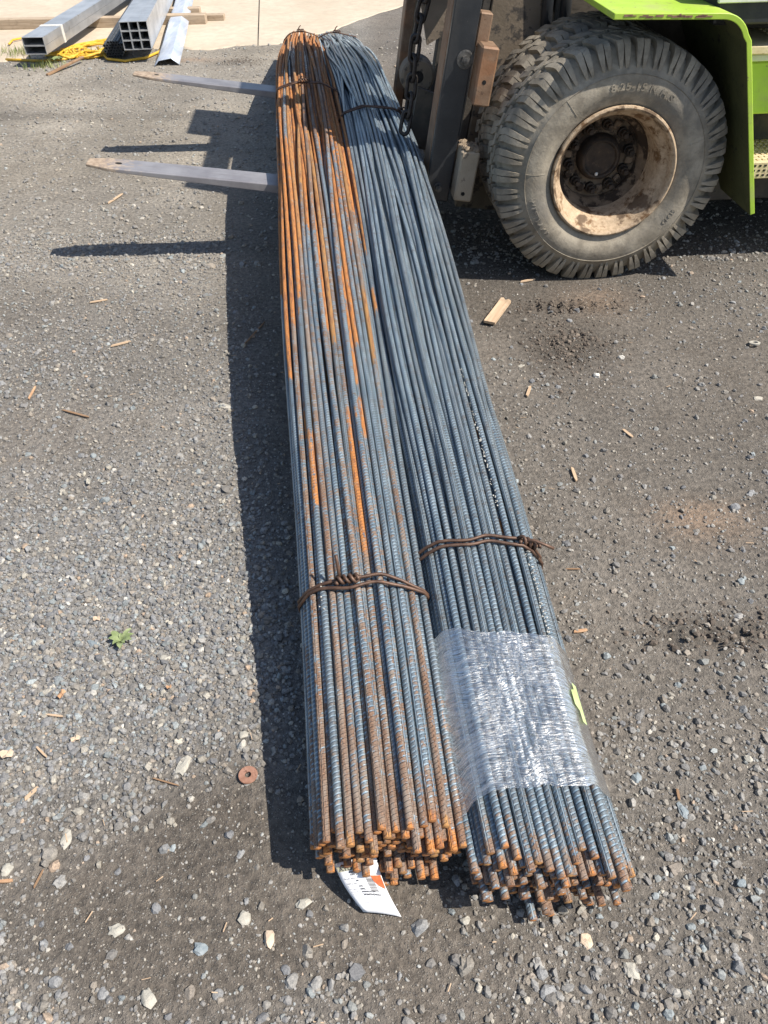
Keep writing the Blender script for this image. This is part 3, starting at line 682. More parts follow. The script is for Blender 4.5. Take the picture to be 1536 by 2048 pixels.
def hull_loop(B, y, off, wig=0.0, slant=0.0, seed=0, m=56, a0=0.0, a1=2 * math.pi):
    pts = []; rr = np.random.default_rng(seed)
    H, xc, zc = B.section(y, off, m)
    ph = rr.random(4) * 6
    for k in range(m + 1):
        t = a0 + (a1 - a0) * k / m; q = t / (2 * math.pi) * m; i = int(q) % m; f = q - int(q)
        p = H[i] * (1 - f) + H[(i + 1) % m] * f
        yy = y + slant * math.cos(t) + wig * (math.sin(t * 2 + ph[0]) + .5 * math.sin(t * 5 + ph[1]))
        dzy = np.interp(yy, B.Y, B.zc) - np.interp(y, B.Y, B.zc); dxy = np.interp(yy, B.Y, B.xc) - np.interp(y, B.Y, B.xc)
        pts.append((p[0] + dxy, yy, max(p[1] + dzy, .006)))
    return pts

def twist(mb, p, d, n, L, r=.0036, amp=.0075):
    """two wire ends twisted together from p along d"""
    d = Vector(d).normalized(); w = d.cross(Vector((0, .3, 1))).normalized(); u = d.cross(w)
    for ph in (0, math.pi):
        pts = []
        for k in range(n * 10 + 1):
            t = k / (n * 10); a = t * n * 2 * math.pi + ph; pts.append(Vector(p) + d * L * t + (w * math.cos(a) + u * math.sin(a)) * amp)
        mb.tube(pts, r, 7)

def tie(B, root, y, seed, knot_angle, loops=2, tail=None, slant=0.0, gap=.015, r=.0037):
    for k in range(loops):
        mb = MB(); mb.tube(hull_loop(B, y + (k - .5) * gap, .0035, .0055, slant, seed + k), r, 7, cap=False)
        mb.build("tie_wire", M['wire'], root, sm=True)
    H = hull_loop(B, y, .011, 0, slant, seed); i = int(knot_angle / (2 * math.pi) * 56); p = Vector(H[i]); q = Vector(H[i + 2])
    d = (q - p).normalized()
    mb = MB(); twist(mb, p - d * .022, d, 2, .048)
    if tail is not None:
        t0 = p + d * .018; mb.tube([t0, t0 + Vector(tail) * .35 + Vector((0, 0, .008)), t0 + Vector(tail) * .7 + Vector((0, 0, .004)), t0 + Vector(tail)], [.0036, .0036, .0034, .0034], 7)
    mb.build("wire_knot", M['wire'], root, sm=True)

XK = [.40, .56, 1.0, 1.33, 1.7, 2.13, 2.98, 4.13, 6.0, 6.7]
left = Bundle(11, XK, [.010, -.003, -.042, -.076, -.115, -.158, -.238, -.348, -.503, -.56], .565, 134, 1.0)
right = Bundle(12, [.40, .5, .68, .92, 1.15, 1.5, 1.88, 2.35, 3.0, 3.93, 5.4, 6.7], [.275, .265, .24, .217, .201, .170, .133, .098, .045, -.042, -.19, -.31], .515, 134, 1.6, -.004)
bl = empty("rebar_bundle", (0, 0, 0)); tag(bl, "bundle of ribbed reinforcing bars heavily streaked with orange rust, nearest the fork tips", "steel bars", "wire tied bundles of reinforcing bar")
brt = empty("rebar_bundle", (0, 0, 0)); tag(brt, "blue-grey bundle of ribbed reinforcing bars with clear plastic film round its near end", "steel bars", "wire tied bundles of reinforcing bar")
build_bars(left, bl, 'left'); build_bars(right, brt, 'right')

tie(left, bl, 1.045, 3, math.radians(113), tail=(-.006, .02, .050), slant=.0)
tie(left, bl, 4.02, 5, math.radians(95), tail=(.01, 0, .02))
tie(left, bl, 6.3, 7, math.radians(90), tail=(.02, .01, .03))
tie(right, brt, 1.15, 9, math.radians(30), tail=(.062, -.02, -.006), slant=.0)
tie(right, brt, 3.62, 13, math.radians(25), tail=(.05, .01, .0))
tie(right, brt, 6.25, 15, math.radians(90), tail=(.02, .01, .03))

# stretch film round the right bundle
def film(B, ya, yb, skew=.06):
    m = 120; K = int((yb - ya) / .006); V = []; rr = np.random.default_rng(4)
    for k in range(K + 1):
        y = ya + (yb - ya) * k / K
        H, xc, zc = B.section(y, .0014, m)
        a = np.arange(m) / m * 2 * math.pi
        # sagging hull is smooth; narrow ridges run round the bundle
        rad = .0007 * np.sin(y * 420 + 3 * np.sin(a * 2) + 5 * vnoise(a * 3, np.full(m, y * 20), 3)) * vnoise(a * 4, np.full(m, y * 30), 9)
        dx = H[:, 0] - xc; dz = H[:, 1] - zc; L = np.hypot(dx, dz)
        t = k / K; edge = .010 * (vnoise(a * 5, np.full(m, 2.), 5) - .5) * (abs(t - .5) * 2) ** 2
        yy = y + edge - .09 * t * (H[:, 0] - xc) - .05 * (1 - t) * np.maximum(0, -.05 - (H[:, 0] - xc)) * 8
        dzy = np.interp(yy, B.Y, B.zc) - zc
        V.append(np.stack([H[:, 0] + dx / L * rad, yy, np.maximum(H[:, 1] + dz / L * rad + dzy, .004)], 1))
    V = np.concatenate(V); i = np.arange((K + 1) * m).reshape(K + 1, m)
    f = np.stack([i[:-1], np.roll(i[:-1], -1, 1), np.roll(i[1:], -1, 1), i[1:]], -1).reshape(-1, 4)
    me = np_mesh("stretch_film", V, f, None, True)
    uv = me.uv_layers.new(name="film"); q = np.zeros((K, m, 4, 2)); u = np.arange(m + 1) / m * .62; v = np.arange(K + 1) / K * (yb - ya)
    q[:, :, 0, 0] = q[:, :, 3, 0] = u[:-1]; q[:, :, 1, 0] = q[:, :, 2, 0] = u[1:]; q[:, :, 0, 1] = q[:, :, 1, 1] = v[:-1, None]; q[:, :, 2, 1] = q[:, :, 3, 1] = v[1:, None]
    uv.data.foreach_set("uv", q.ravel().astype(np.float32))
    return link("stretch_film", me, M['film'], brt)
film(right, .640, .935)
# lime slip of plastic under the film at the right side
mb = MB(); H = hull_loop(right, .80, .0012, m=56)
pts = []
for k in range(12):
    y = .765 + k * .007; h = hull_loop(right, y, .0045)
    i = 1; pts.append((h[i], h[3 if 3 < k < 9 else 2]))
vs = [p for a, b in pts for p in (a, b)]; mb.add(vs, [(2 * k, 2 * k + 2, 2 * k + 3, 2 * k + 1) for k in range(11)]).build("lime_slip", M['limefilm'], brt)
# dried white crust on one bar of the right bundle
def crust(B, y0, y1, off, n, seed):
    r = np.random.default_rng(seed); mb = MB()
    for k in range(n):
        y = r.uniform(y0, y1); h = hull_loop(B, y, .001, m=56); i = off; p = Vector(h[i]) + Vector((r.normal(0, .0022), 0, r.normal(0, .001)))
        s_ = r.uniform(.0008, .0020); mb.add([p + Vector(v) * s_ * Vector((1, 1.6, .6)).length / 1.9 for v in ICO], [tuple(f) for f in ICF])
    o = mb.build("white_crust", M['crust'], B is right and brt or bl); tag(o, kind='stuff')
crust(right, 1.25, 1.75, 7, 80, 1); crust(right, .90, 1.14, 4, 70, 2); crust(left, .99, 1.06, 23, 12, 3)

# ------------------------------------------------------------------ forklift
PSI = math.radians(3.7); P0 = (.835, 2.86, 0)
fk = empty("forklift", P0, PSI); tag(fk, "lime green forklift with dusty dual front tyres, forks holding up both bar bundles", "forklift")
WZ = .405
TILT = .135; O_ = Vector((-.640, 0, .212)); ct_, st_ = math.cos(TILT), math.sin(TILT)
def MF(x, y, z): return (O_.x + x * ct_ + z * st_, y, O_.z - x * st_ + z * ct_)

# wheels ------------------------------------------------------------
def tyre_mesh(parent, yo, seed):
    mb = MB(); Wd = .215
    side = [(.214, -.006), (.222, -.018), (.232, -.028), (.245, -.031), (.252, -.036), (.27, -.042), (.295, -.043), (.318, -.036), (.3195, -.0385), (.3215, -.035), (.338, -.026), (.352, -.016), (.376, .002), (.390, .014), (.397, .032)]
    prof = side + [(.399, .07), (.399, Wd - .07)] + [(r, Wd - y) for r, y in reversed(side)]
    mb.revolve([(r, y + yo) for r, y in prof], (0, 0, WZ), 96)
    rr = random.Random(seed); npitch = 38
    top = [(.331, -.0275), (.345, -.0300), (.372, -.0215), (.398, -.010), (.4130, .003), (.4155, .018), (.4165, .048), (.4165, .078)]
    bot = [(.328, -.023), (.340, -.018), (.366, -.002), (.386, .012), (.394, .022), (.396, .034), (.397, .050), (.397, .078)]
    for sgn in (0, 1):
        for k in range(npitch):
            base = 2 * math.pi * (k + .5 * sgn) / npitch
            for sub in (-1, 1):
                w = .051 * (1 + .08 * rr.random()); cph = base + sub * .0285
                shift = [0, 0, 0, 0, .002, .008, .030, .060]; wid = [.40, .55, .85, .95, 1.0, 1.02, 1.06, .78]
                vs = []
                for j in range(len(top)):
                    dr = rr.uniform(-.003, .001)
                    for (rad, y), sd in ((top[j], -1), (top[j], 1), (bot[j], -1), (bot[j], 1)):
                        a = cph + shift[j] * (1 if not sgn else -1) + sd * w * wid[j] / 2
                        yy = y if not sgn else Wd - y
                        q = rad + (dr if rad > .41 else 0)
                        vs.append((q * math.cos(a), yo + yy, WZ + q * math.sin(a)))
                fs = []
                for j in range(len(top) - 1):
                    b = 4 * j; fs += [(b, b + 1, b + 5, b + 4), (b, b + 4, b + 6, b + 2), (b + 1, b + 3, b + 7, b + 5)]
                fs += [(0, 2, 3, 1)]; b = 4 * (len(top) - 1); fs += [(b, b + 1, b + 3, b + 2)]
                mb.add(vs, fs)
    for row, yc in ((0, .0925), (1, Wd - .0925)):
        for k in range(npitch):
            a0 = 2 * math.pi * (k + .25 + .5 * row) / npitch; poly = [(-.062, -.010), (-.02, -.014), (.03, -.010), (.062, .004), (.03, .014), (-.05, .012)]
            n = len(poly); vs = []
            for R0 in (.4155, .398):
                for da, dy in poly: a = a0 + da * 1.0; vs.append((R0 * math.cos(a), yo + yc + dy, WZ + R0 * math.sin(a)))
            mb.add(vs, [tuple(range(n))] + [(i, (i + 1) % n, n + (i + 1) % n, n + i) for i in range(n)])
    return mb

wheel = empty("wheel", (0, 0, 0)); wheel.parent = fk
o = tyre_mesh(wheel, 0, 1).build("tyre", M['tyre'], wheel, sm=True); o.data.set_sharp_from_angle(angle=math.radians(35)); o['label'] = "outer front tyre with dusty lugged tread and raised lettering"
wheel2 = empty("wheel", (0, 0, 0)); wheel2.parent = fk
o = tyre_mesh(wheel2, .262, 2).build("tyre", M['tyre'], wheel2, sm=True); o.data.set_sharp_from_angle(angle=math.radians(35)); o['label'] = "inner front tyre of the dual pair"
rimp = [(.214, .02), (.2165, -.014), (.222, -.022), (.2245, -.030), (.222, -.037), (.2165, -.0395), (.211, -.037), (.206, -.028), (.2045, -.012), (.199, .000), (.188, .010), (.180, .022), (.1745, .045), (.172, .09), (.171, .115), (.160, .135), (.150, .142), (.146, .150), (.145, .166), (.120, .170), (.0, .170)]
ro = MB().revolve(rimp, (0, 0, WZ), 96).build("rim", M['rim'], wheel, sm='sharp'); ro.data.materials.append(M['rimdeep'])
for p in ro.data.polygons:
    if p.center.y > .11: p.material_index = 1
MB().revolve([(.19, .30), (.19, .50), (.0, .50)], (0, 0, WZ), 48).build("rim", M['rim'], wheel2, sm=True)
MB().revolve([(.082, .170), (.080, .150), (.074, .132), (.066, .126), (.060, .128), (.056, .136), (.0, .138)], (0, 0, WZ), 48).build("hub", M['hub'], wheel, sm='sharp')
for k in range(10):
    a = 2 * math.pi * (k + .3) / 10; cx, cz = .112 * math.cos(a), WZ + .112 * math.sin(a)
    mb = MB()
    for r, y0, y1, n, ph in ((.019, .150, .169, 12, 0), (.0145, .128, .150, 6, a), (.009, .112, .128, 10, 0)):
        poly = [(cx + r * math.cos(ph + 2 * math.pi * i / n), cz + r * math.sin(ph + 2 * math.pi * i / n)) for i in range(n)]; mb.prism(poly, y0, y1)
    mb.build("lug_nut", M['hub'], wheel)
    a2 = a + math.pi / 10; Rm = Matrix.Rotation(-a2, 3, 'Y')
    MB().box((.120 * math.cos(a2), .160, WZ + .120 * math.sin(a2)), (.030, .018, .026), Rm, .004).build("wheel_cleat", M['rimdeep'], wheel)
MB().box((-.008, .126, WZ - .052), (.012, .006, .012), None, .003).build("grease_cap", M['white'], wheel)

def arc_text(txt, size, R0, ang, depth, yface, mat, parent, inward=False, bold=0.0, lay=None, name="raised_lettering"):
    cu = bpy.data.curves.new("raised_lettering", 'FONT'); cu.body = txt; cu.size = size; cu.extrude = depth; cu.align_x = 'CENTER'; cu.resolution_u = 2; cu.offset = bold; cu.space_character = 1.12
    ob = bpy.data.objects.new("t", cu); COL.objects.link(ob); dg = bpy.context.evaluated_depsgraph_get()
    me = bpy.data.meshes.new_from_object(ob.evaluated_get(dg)); bpy.data.objects.remove(ob); me.name = name
    co = np.zeros(len(me.vertices) * 3, np.float32); me.vertices.foreach_get("co", co); co = co.reshape(-1, 3)
    if lay is not None: new = lay(co)
    else:
        a0 = math.radians(ang); sg = -1
        if inward: a = a0 + co[:, 0] / R0; rad = R0 - co[:, 1]
        else: a = a0 - co[:, 0] / R0; rad = R0 + co[:, 1]
        slope = yface(rad)
        new = np.stack([rad * np.cos(a), slope - co[:, 2], WZ + rad * np.sin(a)], 1)
    me.vertices.foreach_set("co", new.astype(np.float32).ravel()); me.update(); me.materials.clear()
    return link(name, me, mat, parent)
sidey = lambda r: np.interp(r, [.245, .252, .27, .295, .318, .338], [-.031, -.036, -.042, -.043, -.036, -.026])
arc_text("8.25-15 N.H.S", .034, .272, 80, .0022, sidey, M['tyre'], wheel, bold=.0006)
arc_text("WESTLAKE", .030, .308, 209, .0022, sidey, M['tyre'], wheel, inward=True, bold=.0006)
arc_text("CL619", .022, .290, -34, .0018, sidey, M['tyre'], wheel, inward=True, bold=.0005)
for ang, R1, R2 in ((130, .255, .322), (178, .250, .322), (20, .262, .320), (115, .258, .262)):
    a = math.radians(ang); mb = MB(); mb.tube([(q * math.cos(a), float(sidey(q)) - .0005, WZ + q * math.sin(a)) for q in np.linspace(R1, R2, 8)], .0011, 5); mb.build("mould_seam", M['tyre'], wheel)

# fender -------------------------------------------------------------
def fender():
    outer = [(-.112, .905), (.235, .897)]
    for k in range(1, 9):
        t = k / 9 * math.radians(71); outer.append((.235 + .105 * math.sin(t), .897 - .105 * (1 - math.cos(t))))
    outer += [(.345, .820), (.530, .268)]
    th = .018; inner = []
    n = len(outer)
    for i, (x, z) in enumerate(outer):
        a = outer[max(i - 1, 0)]; b = outer[min(i + 1, n - 1)]; dx, dz = b[0] - a[0], b[1] - a[1]; L = math.hypot(dx, dz)
        inner.append((x + dz / L * th, z - dx / L * th))
    vs = []; fs = []
    def depth(i): return .50 if i < n - 1 else .17
    for i in range(n):
        d = depth(i)
        for (x, z) in (outer[i], inner[i]):
            vs += [(x, -.100, z), (x, d, z)]
    for i in range(n - 1):
        a, b = 4 * i, 4 * (i + 1)
        fs += [(a, a + 1, b + 1, b), (a + 2, b + 2, b + 3, a + 3), (a, b, b + 2, a + 2), (a + 1, a + 3, b + 3, b + 1)]
    fs += [(0, 2, 3, 1), (4 * n - 4, 4 * n - 3, 4 * n - 1, 4 * n - 2)]
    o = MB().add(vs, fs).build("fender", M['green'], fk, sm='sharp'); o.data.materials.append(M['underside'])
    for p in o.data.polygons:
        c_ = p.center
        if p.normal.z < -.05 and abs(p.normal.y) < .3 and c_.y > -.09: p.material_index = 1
    bv = o.modifiers.new("bev", 'BEVEL'); bv.width = .0025; bv.segments = 2; bv.limit_method = 'ANGLE'
fender()
mb = MB(); r2 = random.Random(3)       # rust chips along the fender's edge
for k in range(26):
    x = r2.uniform(-.08, .2); L = r2.uniform(.004, .03); z = .9045 - .0228 * (x + .112) - .0005
    mb.box((x, -.1008, z - r2.uniform(.003, .010)), (L, .0012, r2.uniform(.002, .006)))
tag(mb.build("paint_chips", M['chip'], fk), kind='stuff')

# body behind the fender -----------------------------------------------
def bx(name, mat, x0, x1, y0, y1, z0, z1, bev=.006, parent=None):
    return MB().box(((x0 + x1) / 2, (y0 + y1) / 2, (z0 + z1) / 2), (x1 - x0, y1 - y0, z1 - z0), None, bev).build(name, mat, parent or fk)
bx("body_side", M['black'], .262, 1.9, .02, 1.72, .842, 1.05)
bx("body_side_trim", M['white'], .255, 1.9, .005, .019, .905, .93, .003)
bx("chassis", M['dusty'], .50, 2.1, .32, 1.75, .16, .84)
bx("side_panel", M['green'], .42, 1.9, .10, .318, .548, .716)
bx("side_rail", M['white'], .40, 1.9, .075, .30, .722, .744, .004)
st1 = bx("step", M['stepm'], .40, 1.9, .04, .32, .750, .776, .003)
st2 = bx("step", M['stepm'], .53, 1.9, .06, .32, .335, .395, .003)
for par, zz, y0, y1 in ((st1, .7775, .05, .31), (st2, .3965, .07, .31)):
    mb = MB()
    for i in range(26):
        for j in range(8): mb.box((.56 + i * .022, y0 + (y1 - y0) * (j + .5) / 8, zz), (.010, .014, .003))
    tag(mb.build("grip_studs", M['stepm'], par), kind='stuff')
mb = MB()
for i in range(22):
    for j in range(3): mb.box((.565 + i * .02, .0592, .348 + j * .017), (.009, .0016, .007))
tag(mb.build("grip_holes", M['hole'], st2), kind='stuff')
bx("underbody", M['dusty'], -.12, 1.9, .56, 1.55, .22, .90)
bx("hydraulic_hose_guard", M['black'], -.20, -.02, .60, .75, .80, 1.7, .01)
for k, x in enumerate((-.145, -.075)):
    MB().tube([(x, .56, .60), (x - .01, .555, .85), (x - .06, .56, 1.2), (x - .08, .56, 1.8)], .022, 12).build("hydraulic_hose", M['black'], fk, sm=True)

# mast: two uprights leaning back, cross members --------------------------
def mbox(name, mat, x0, x1, y0, y1, z0, z1, bev=.004):
    cor = [(x, y, z) for z in (z0, z1) for y in (y0, y1) for x in (x0, x1)]
    c_ = MF((x0 + x1) / 2, (y0 + y1) / 2, (z0 + z1) / 2)
    return MB().box(c_, (x1 - x0, y1 - y0, z1 - z0), Matrix.Rotation(TILT, 3, 'Y'), bev).build(name, mat, fk)
mbox("mast_upright", M['dusty2'], .19, .40, .565, .60, -.10, 1.95)
mbox("backrest_shade_panel", M['dusty'], .045, .085, .295, 2.35, .72, 1.17)  # unseen opaque panel, added to shade the far part of both bundles
mbox("backrest_shade_panel", M['dusty'], .045, .084, 1.30, 2.30, .55, .715)  # unseen lower panel, added to close sunlit gaps in that shade
mbox("mast_shade_plate", M['dusty'], .09, .12, 1.45, 1.95, 1.18, 1.98)  # unseen tall plate, added to cast the broad shadow left of the bundles
mbox("mast_upright", M['dusty'], .19, .40, 1.52, 1.56, -.10, 1.95)
mbox("mast_flange", M['dusty'], .155, .188, .57, .64, .0, 1.95)
mbox("mast_flange", M['dusty'], .155, .188, 1.48, 1.555, .0, 1.95)
mbox("mast_crossmember", M['dusty'], .20, .26, .603, 1.517, .05, .22)
mbox("mast_crossmember", M['dusty'], .20, .26, .603, 1.517, 1.78, 1.93)
mbox("inner_shade_plate", M['dusty'], .20, .23, 1.08, 1.515, .9, 1.75)  # unseen plate, added to widen the tall mast shadow on the ground
# carriage: side plates, bars, guide blocks, bolts
mbox("carriage_side_plate", M['black'], .000, .092, .262, .292, .022, .93)
mbox("carriage_side_plate", M['black'], .008, .094, 1.80, 1.83, .010, .95)
mbox("carriage_bar", M['dusty'], .055, .095, .294, 1.798, .04, .17)
mbox("carriage_bar", M['dusty'], .055, .095, .294, 1.798, .74, .86)
def block(z0, z1, mat, x0, x1, y0=.13, y1=.30):
    o = mbox("guide_block", mat, x0, x1, y0, y1, z0, z1, .006)
    cc = MF((x0 + x1) / 2 - .003, y0, z0 + (z1 - z0) * .42 if z0 > .3 else z0 + .03)
    MB().revolve([(.0075, -.0008), (.0, -.0008)], cc, 16).build("bolt_hole", M['hole'], o)
    return o
ub = block(.392, .580, M['brown'], .104, .166, .185); lb = block(.055, .238, M['tanmud'], .098, .168, .185)
o = mbox("guide_bracket", M['brown'], .095, .140, .27, .33, .56, .665)
# caked mud on lower block
mb = MB(); r3 = np.random.default_rng(8)
for k in range(90):
    x, y = r3.uniform(.102, .164), r3.uniform(.19, .295); c_ = Vector(MF(x, y, .238 + r3.uniform(0, .006))); s_ = r3.uniform(.004, .011)
    mb.add([c_ + Vector(v * (1 + .3 * r3.normal())) * s_ for v in ICO], [tuple(f) for f in ICF])
tag(mb.build("caked_mud", M['mud'], lb), kind='stuff')
def bolt(x, z, r, washer):
    c_ = MF(x, .262, z); mb = MB(); mb.revolve([(washer, 0), (washer, -.005), (washer * .86, -.006), (0, -.006)], c_, 28)
    poly = [(c_[0] + r * math.cos(math.pi * i / 3 + .3), c_[2] + r * math.sin(math.pi * i / 3 + .3)) for i in range(6)]; mb.prism(poly, c_[1] - .024, c_[1] - .006)
    mb.revolve([(r * .6, -.024), (r * .6, -.030), (0, -.031)], c_, 12)
    mb.build("hex_bolt", M['bolt'], fk)
bolt(.066, .520, .0155, .030); bolt(.044, .076, .0135, .016)
# forks
def fork(yc, w, tip):
    top = []; n = 16; L = tip
    for k in range(n + 1):
        t = k / n; x = -L + L * t
        hw = w / 2 * (1 - .42 * (1 - min(1, t / .07)) ** 2.4) * (.92 + .08 * min(1, t * 3))
        th = .010 + .030 * min(1, t / .75)
        top.append((x, hw, th))
    vs = []; fs = []
    for x, hw, th in top:
        vs += [MF(x, yc - hw, .010), MF(x, yc + hw, .010), MF(x, yc + hw, .010 - th), MF(x, yc - hw, .010 - th)]
    for k in range(n):
        a, b = 4 * k, 4 * k + 4
        for i in range(4): fs.append((a + i, a + (i + 1) % 4, b + (i + 1) % 4, b + i))
    fs += [(0, 1, 2, 3), tuple(4 * n + i for i in (3, 2, 1, 0))]
    mb = MB().add(vs, fs)
    o = mb.build("fork_blade", M['fork'], fk); bv = o.modifiers.new("bev", 'BEVEL'); bv.width = .003; bv.segments = 2; bv.limit_method = 'ANGLE'
    hole = MB(); cc = MF(-L + .115, yc + .005, .0108); hole.add([(cc[0] + .013 * math.cos(a), cc[1] + .011 * math.sin(a), cc[2] - .013 * math.cos(a) * math.tan(TILT)) for a in np.linspace(0, 6.283, 14, endpoint=False)], [tuple(range(14))]).build("fork_hole", M['hole'], o)
    s_ = MB(); c_ = MF(.022, yc, .39); s_.box(c_, (.045, w, .84), Matrix.Rotation(TILT, 3, 'Y'), .005).build("fork_shank", M['brown'], fk)
fork(.364, .125, 1.300); fork(1.72, .125, 1.345)
# roller behind the chain, brackets
MB().revolve([(.0, -.04), (.022, -.04), (.024, -.045), (.060, -.045), (.070, -.035), (.072, .0), (.072, .035), (.06, .045), (.0, .045)], (-.615, .80, .555), 32).build("carriage_roller", M['dusty2'], fk, sm='sharp')
MB().revolve([(.022, -.042), (.0, -.042)], (-.615, .798, .555), 16).build("roller_bore", M['hole'], fk)
MB().prism([(-.60, .70), (-.52, .74), (-.47, .86), (-.47, 1.15), (-.60, 1.15), (-.63, .86)], .60, .625).build("gusset_plate", M['dusty2'], fk)
MB().prism([(-.66, .30), (-.55, .28), (-.54, .50), (-.62, .53)], .70, .73).build("gusset_plate", M['dusty'], fk)
# chain lying against the carriage
ch = [(-.60, .50, .93), (-.622, .50, .868), (-.640, .505, .805), (-.654, .50, .742), (-.663, .495, .678), (-.668, .49, .614), (-.676, .48, .552), (-.688, .465, .492), (-.702, .445, .438)]
chn = empty("lift_chain", (0, 0, 0)); chn.parent = fk
for k in range(len(ch) - 1):
    a, b = Vector(ch[k]), Vector(ch[k + 1]); d = (b - a); L = d.length; d.normalize(); c_ = (a + b) / 2
    side = d.cross(Vector((0, 1, 0))).normalized(); w = side if k % 2 else d.cross(side).normalized()
    w = (w + (side if k % 2 == 0 else d.cross(side)) * .35).normalized()
    pts = []
    hl, hw = L * .60 - .012, .0165
    for t in np.linspace(0, 2 * math.pi, 20, endpoint=False):
        pts.append(c_ + d * (math.sin(t) * .0175 + (hl if math.sin(t) > 0 else -hl) * min(1, abs(math.sin(t)) * 3)) + w * hw * math.cos(t))
    MB().tube(pts, .0078, 8, closed=True).build("chain_link", M['chain'], chn, sm=True)

# ------------------------------------------------------------------ tag on the left bundle
tg = empty("bundle_tag", (0.03, .50, .03)); tag(tg, "white printed paper tag with barcode and orange spray mark at the rusty bundle's end", "tag")
pTL, pTR, pBL, pBR = on_level(668, 1728, .055), on_level(752, 1712, .075), on_level(727, 1824, .012), on_level(803, 1834, .006)
def tag_pt(u, v, lift=0.0):
    """u across 0..1 (left to right), v down 0..1"""
    a = pTL * (1 - u) + pTR * u; b = pBL * (1 - u) + pBR * u; p = a * (1 - v) + b * v
    bow = .010 * math.sin(math.pi * v) * (1 - .3 * u) ; sx = -.006 * math.sin(math.pi * v)
    return (p[0] + sx - tg.location.x, p[1] - tg.location.y, p[2] + bow * .35 + lift + .004 * math.sin(u * 3.1) - tg.location.z)
mb = MB(); nu, nv_ = 8, 14
mb.add([tag_pt(i / nu, j / nv_) for j in range(nv_ + 1) for i in range(nu + 1)], [(j * (nu + 1) + i, j * (nu + 1) + i + 1, (j + 1) * (nu + 1) + i + 1, (j + 1) * (nu + 1) + i) for j in range(nv_) for i in range(nu)])
o = mb.build("tag_sheet", M['paper'], tg, sm=True); so = o.modifiers.new("thick", 'SOLIDIFY'); so.thickness = .0004
def tag_patch(name, mat, u0, v0, u1, v1, lift=.0007, poly=None):
    mb = MB(); n = 6
    if poly: mb.add([tag_pt(u, v, lift) for u, v in poly], [tuple(range(len(poly)))])
    else: mb.add([tag_pt(u0 + (u1 - u0) * i / n, v, lift) for v in (v0, v1) for i in range(n + 1)], [(i, i + 1, n + 2 + i, n + 1 + i) for i in range(n)])
    return mb.build(name, mat, o)
tag_patch("header_band", M['olive'], .02, .09, .40, .20)
rb = random.Random(2); v = .335
while v < .60:
    h = rb.choice([.006, .010, .014]); tag_patch("barcode_line", M['ink'], .60, v, .78, v + h); v += h + rb.choice([.006, .010])
tag_patch("spray_mark", M['redmark'], 0, 0, 0, 0, .0010, [(.74, .33), (.98, .33), (.985, .52), (.96, .56), (.84, .51), (.76, .42)])
def tag_text(txt, u, v, h, mat, bold=0.0, nm="printed_text"):
    W = .050; Ht = .068
    lay = lambda co: np.array([tag_pt(u + x / W, v - y / Ht, .0009) for x, y, z in co])
    cu = bpy.data.curves.new("printed_text", 'FONT'); cu.body = txt; cu.size = h; cu.resolution_u = 1; cu.offset = bold
    ob = bpy.data.objects.new("t", cu); COL.objects.link(ob); dg = bpy.context.evaluated_depsgraph_get()
    me = bpy.data.meshes.new_from_object(ob.evaluated_get(dg)); bpy.data.objects.remove(ob); me.name = nm
    co = np.zeros(len(me.vertices) * 3, np.float32); me.vertices.foreach_get("co", co); co = co.reshape(-1, 3)
    me.vertices.foreach_set("co", lay(co).astype(np.float32).ravel()); me.update(); me.materials.clear(); link(nm, me, mat, o)
tag_text("ATLAS", .05, .19, .0080, M['ink'], .0002)
tag_text("REBAR", .26, .25, .0034, M['ink'], .0001); tag_text("15M 20'", .26, .30, .0034, M['ink'], .0001)
for i, (a, b) in enumerate((("Grade 400", ""), ("", "30"), ("15M 6.1M", ""), ("Pieces", "104"), ("Weight", "2002"), ("Heat No", "3000019170"), ("Tag", "2020070470553"))):
    v = .37 + i * .052
    if a: tag_text(a, .07, v, .0032, M['ink'] if i in (0, 2) else M['inkgrey'])
    if b: tag_text(b, .34, v, .0034, M['ink'], .0001)
for i, t in enumerate(("This product is hardening for use", "WARNING: contains chemicals known", "to cause cancer and birth defects", "see: www.p65warnings.ca.gov")):
    tag_text(t, .22, .80 + .035 * i, .0025, M['inkgrey'])

# ------------------------------------------------------------------ things beyond the yard edge
def lay_tube(mb, p0, d, L, w, h, t=.004):
    """open rectangular tube; p0 = centre of the near end's bottom edge"""
    d = Vector(d).normalized(); s_ = Vector((d.y, -d.x, 0)).normalized(); u = Vector((0, 0, 1)); p0 = Vector(p0)
    vs = []
    for q in (0, L):
        for (a, b) in ((-w / 2, 0), (w / 2, 0), (w / 2, h), (-w / 2, h), (-w / 2 + t, t), (w / 2 - t, t), (w / 2 - t, h - t), (-w / 2 + t, h - t)):
            vs.append(p0 + s_ * a + u * b + d * q)
    fs = []
    for i in range(4):
        j = (i + 1) % 4; fs += [(i, j, 8 + j, 8 + i), (4 + i, 12 + i, 12 + j, 4 + j), (i, 4 + i, 4 + j, j), (8 + i, 8 + j, 12 + j, 12 + i)]
    return mb.add(vs, fs)
pk = empty("steel_tube_pack", (-2.50, 6.5, .09)); tag(pk, "two long flat rectangular steel tubes strapped together, one on top, left of the square tubes", "steel tubes")
dA = (.02, 1, 0); W1 = .158
for z in (0, .0560):
    lay_tube(MB(), (0, 0, z), dA, 5.5, W1, .0545, .0035).build("rectangular_tube", M['galv'], pk)
for q in (.42, 2.35):
    MB().box((q * .02, q, .0558), (W1 + .006, .045, .117)).build("strap", M['strap'], pk)
pk2 = empty("steel_tube_pack", (-1.775, 6.6, .09)); tag(pk2, "strapped pack of small square steel tubes with nine open ends, beside the pale angle", "steel tubes")
dB = (-.115, 1, 0)
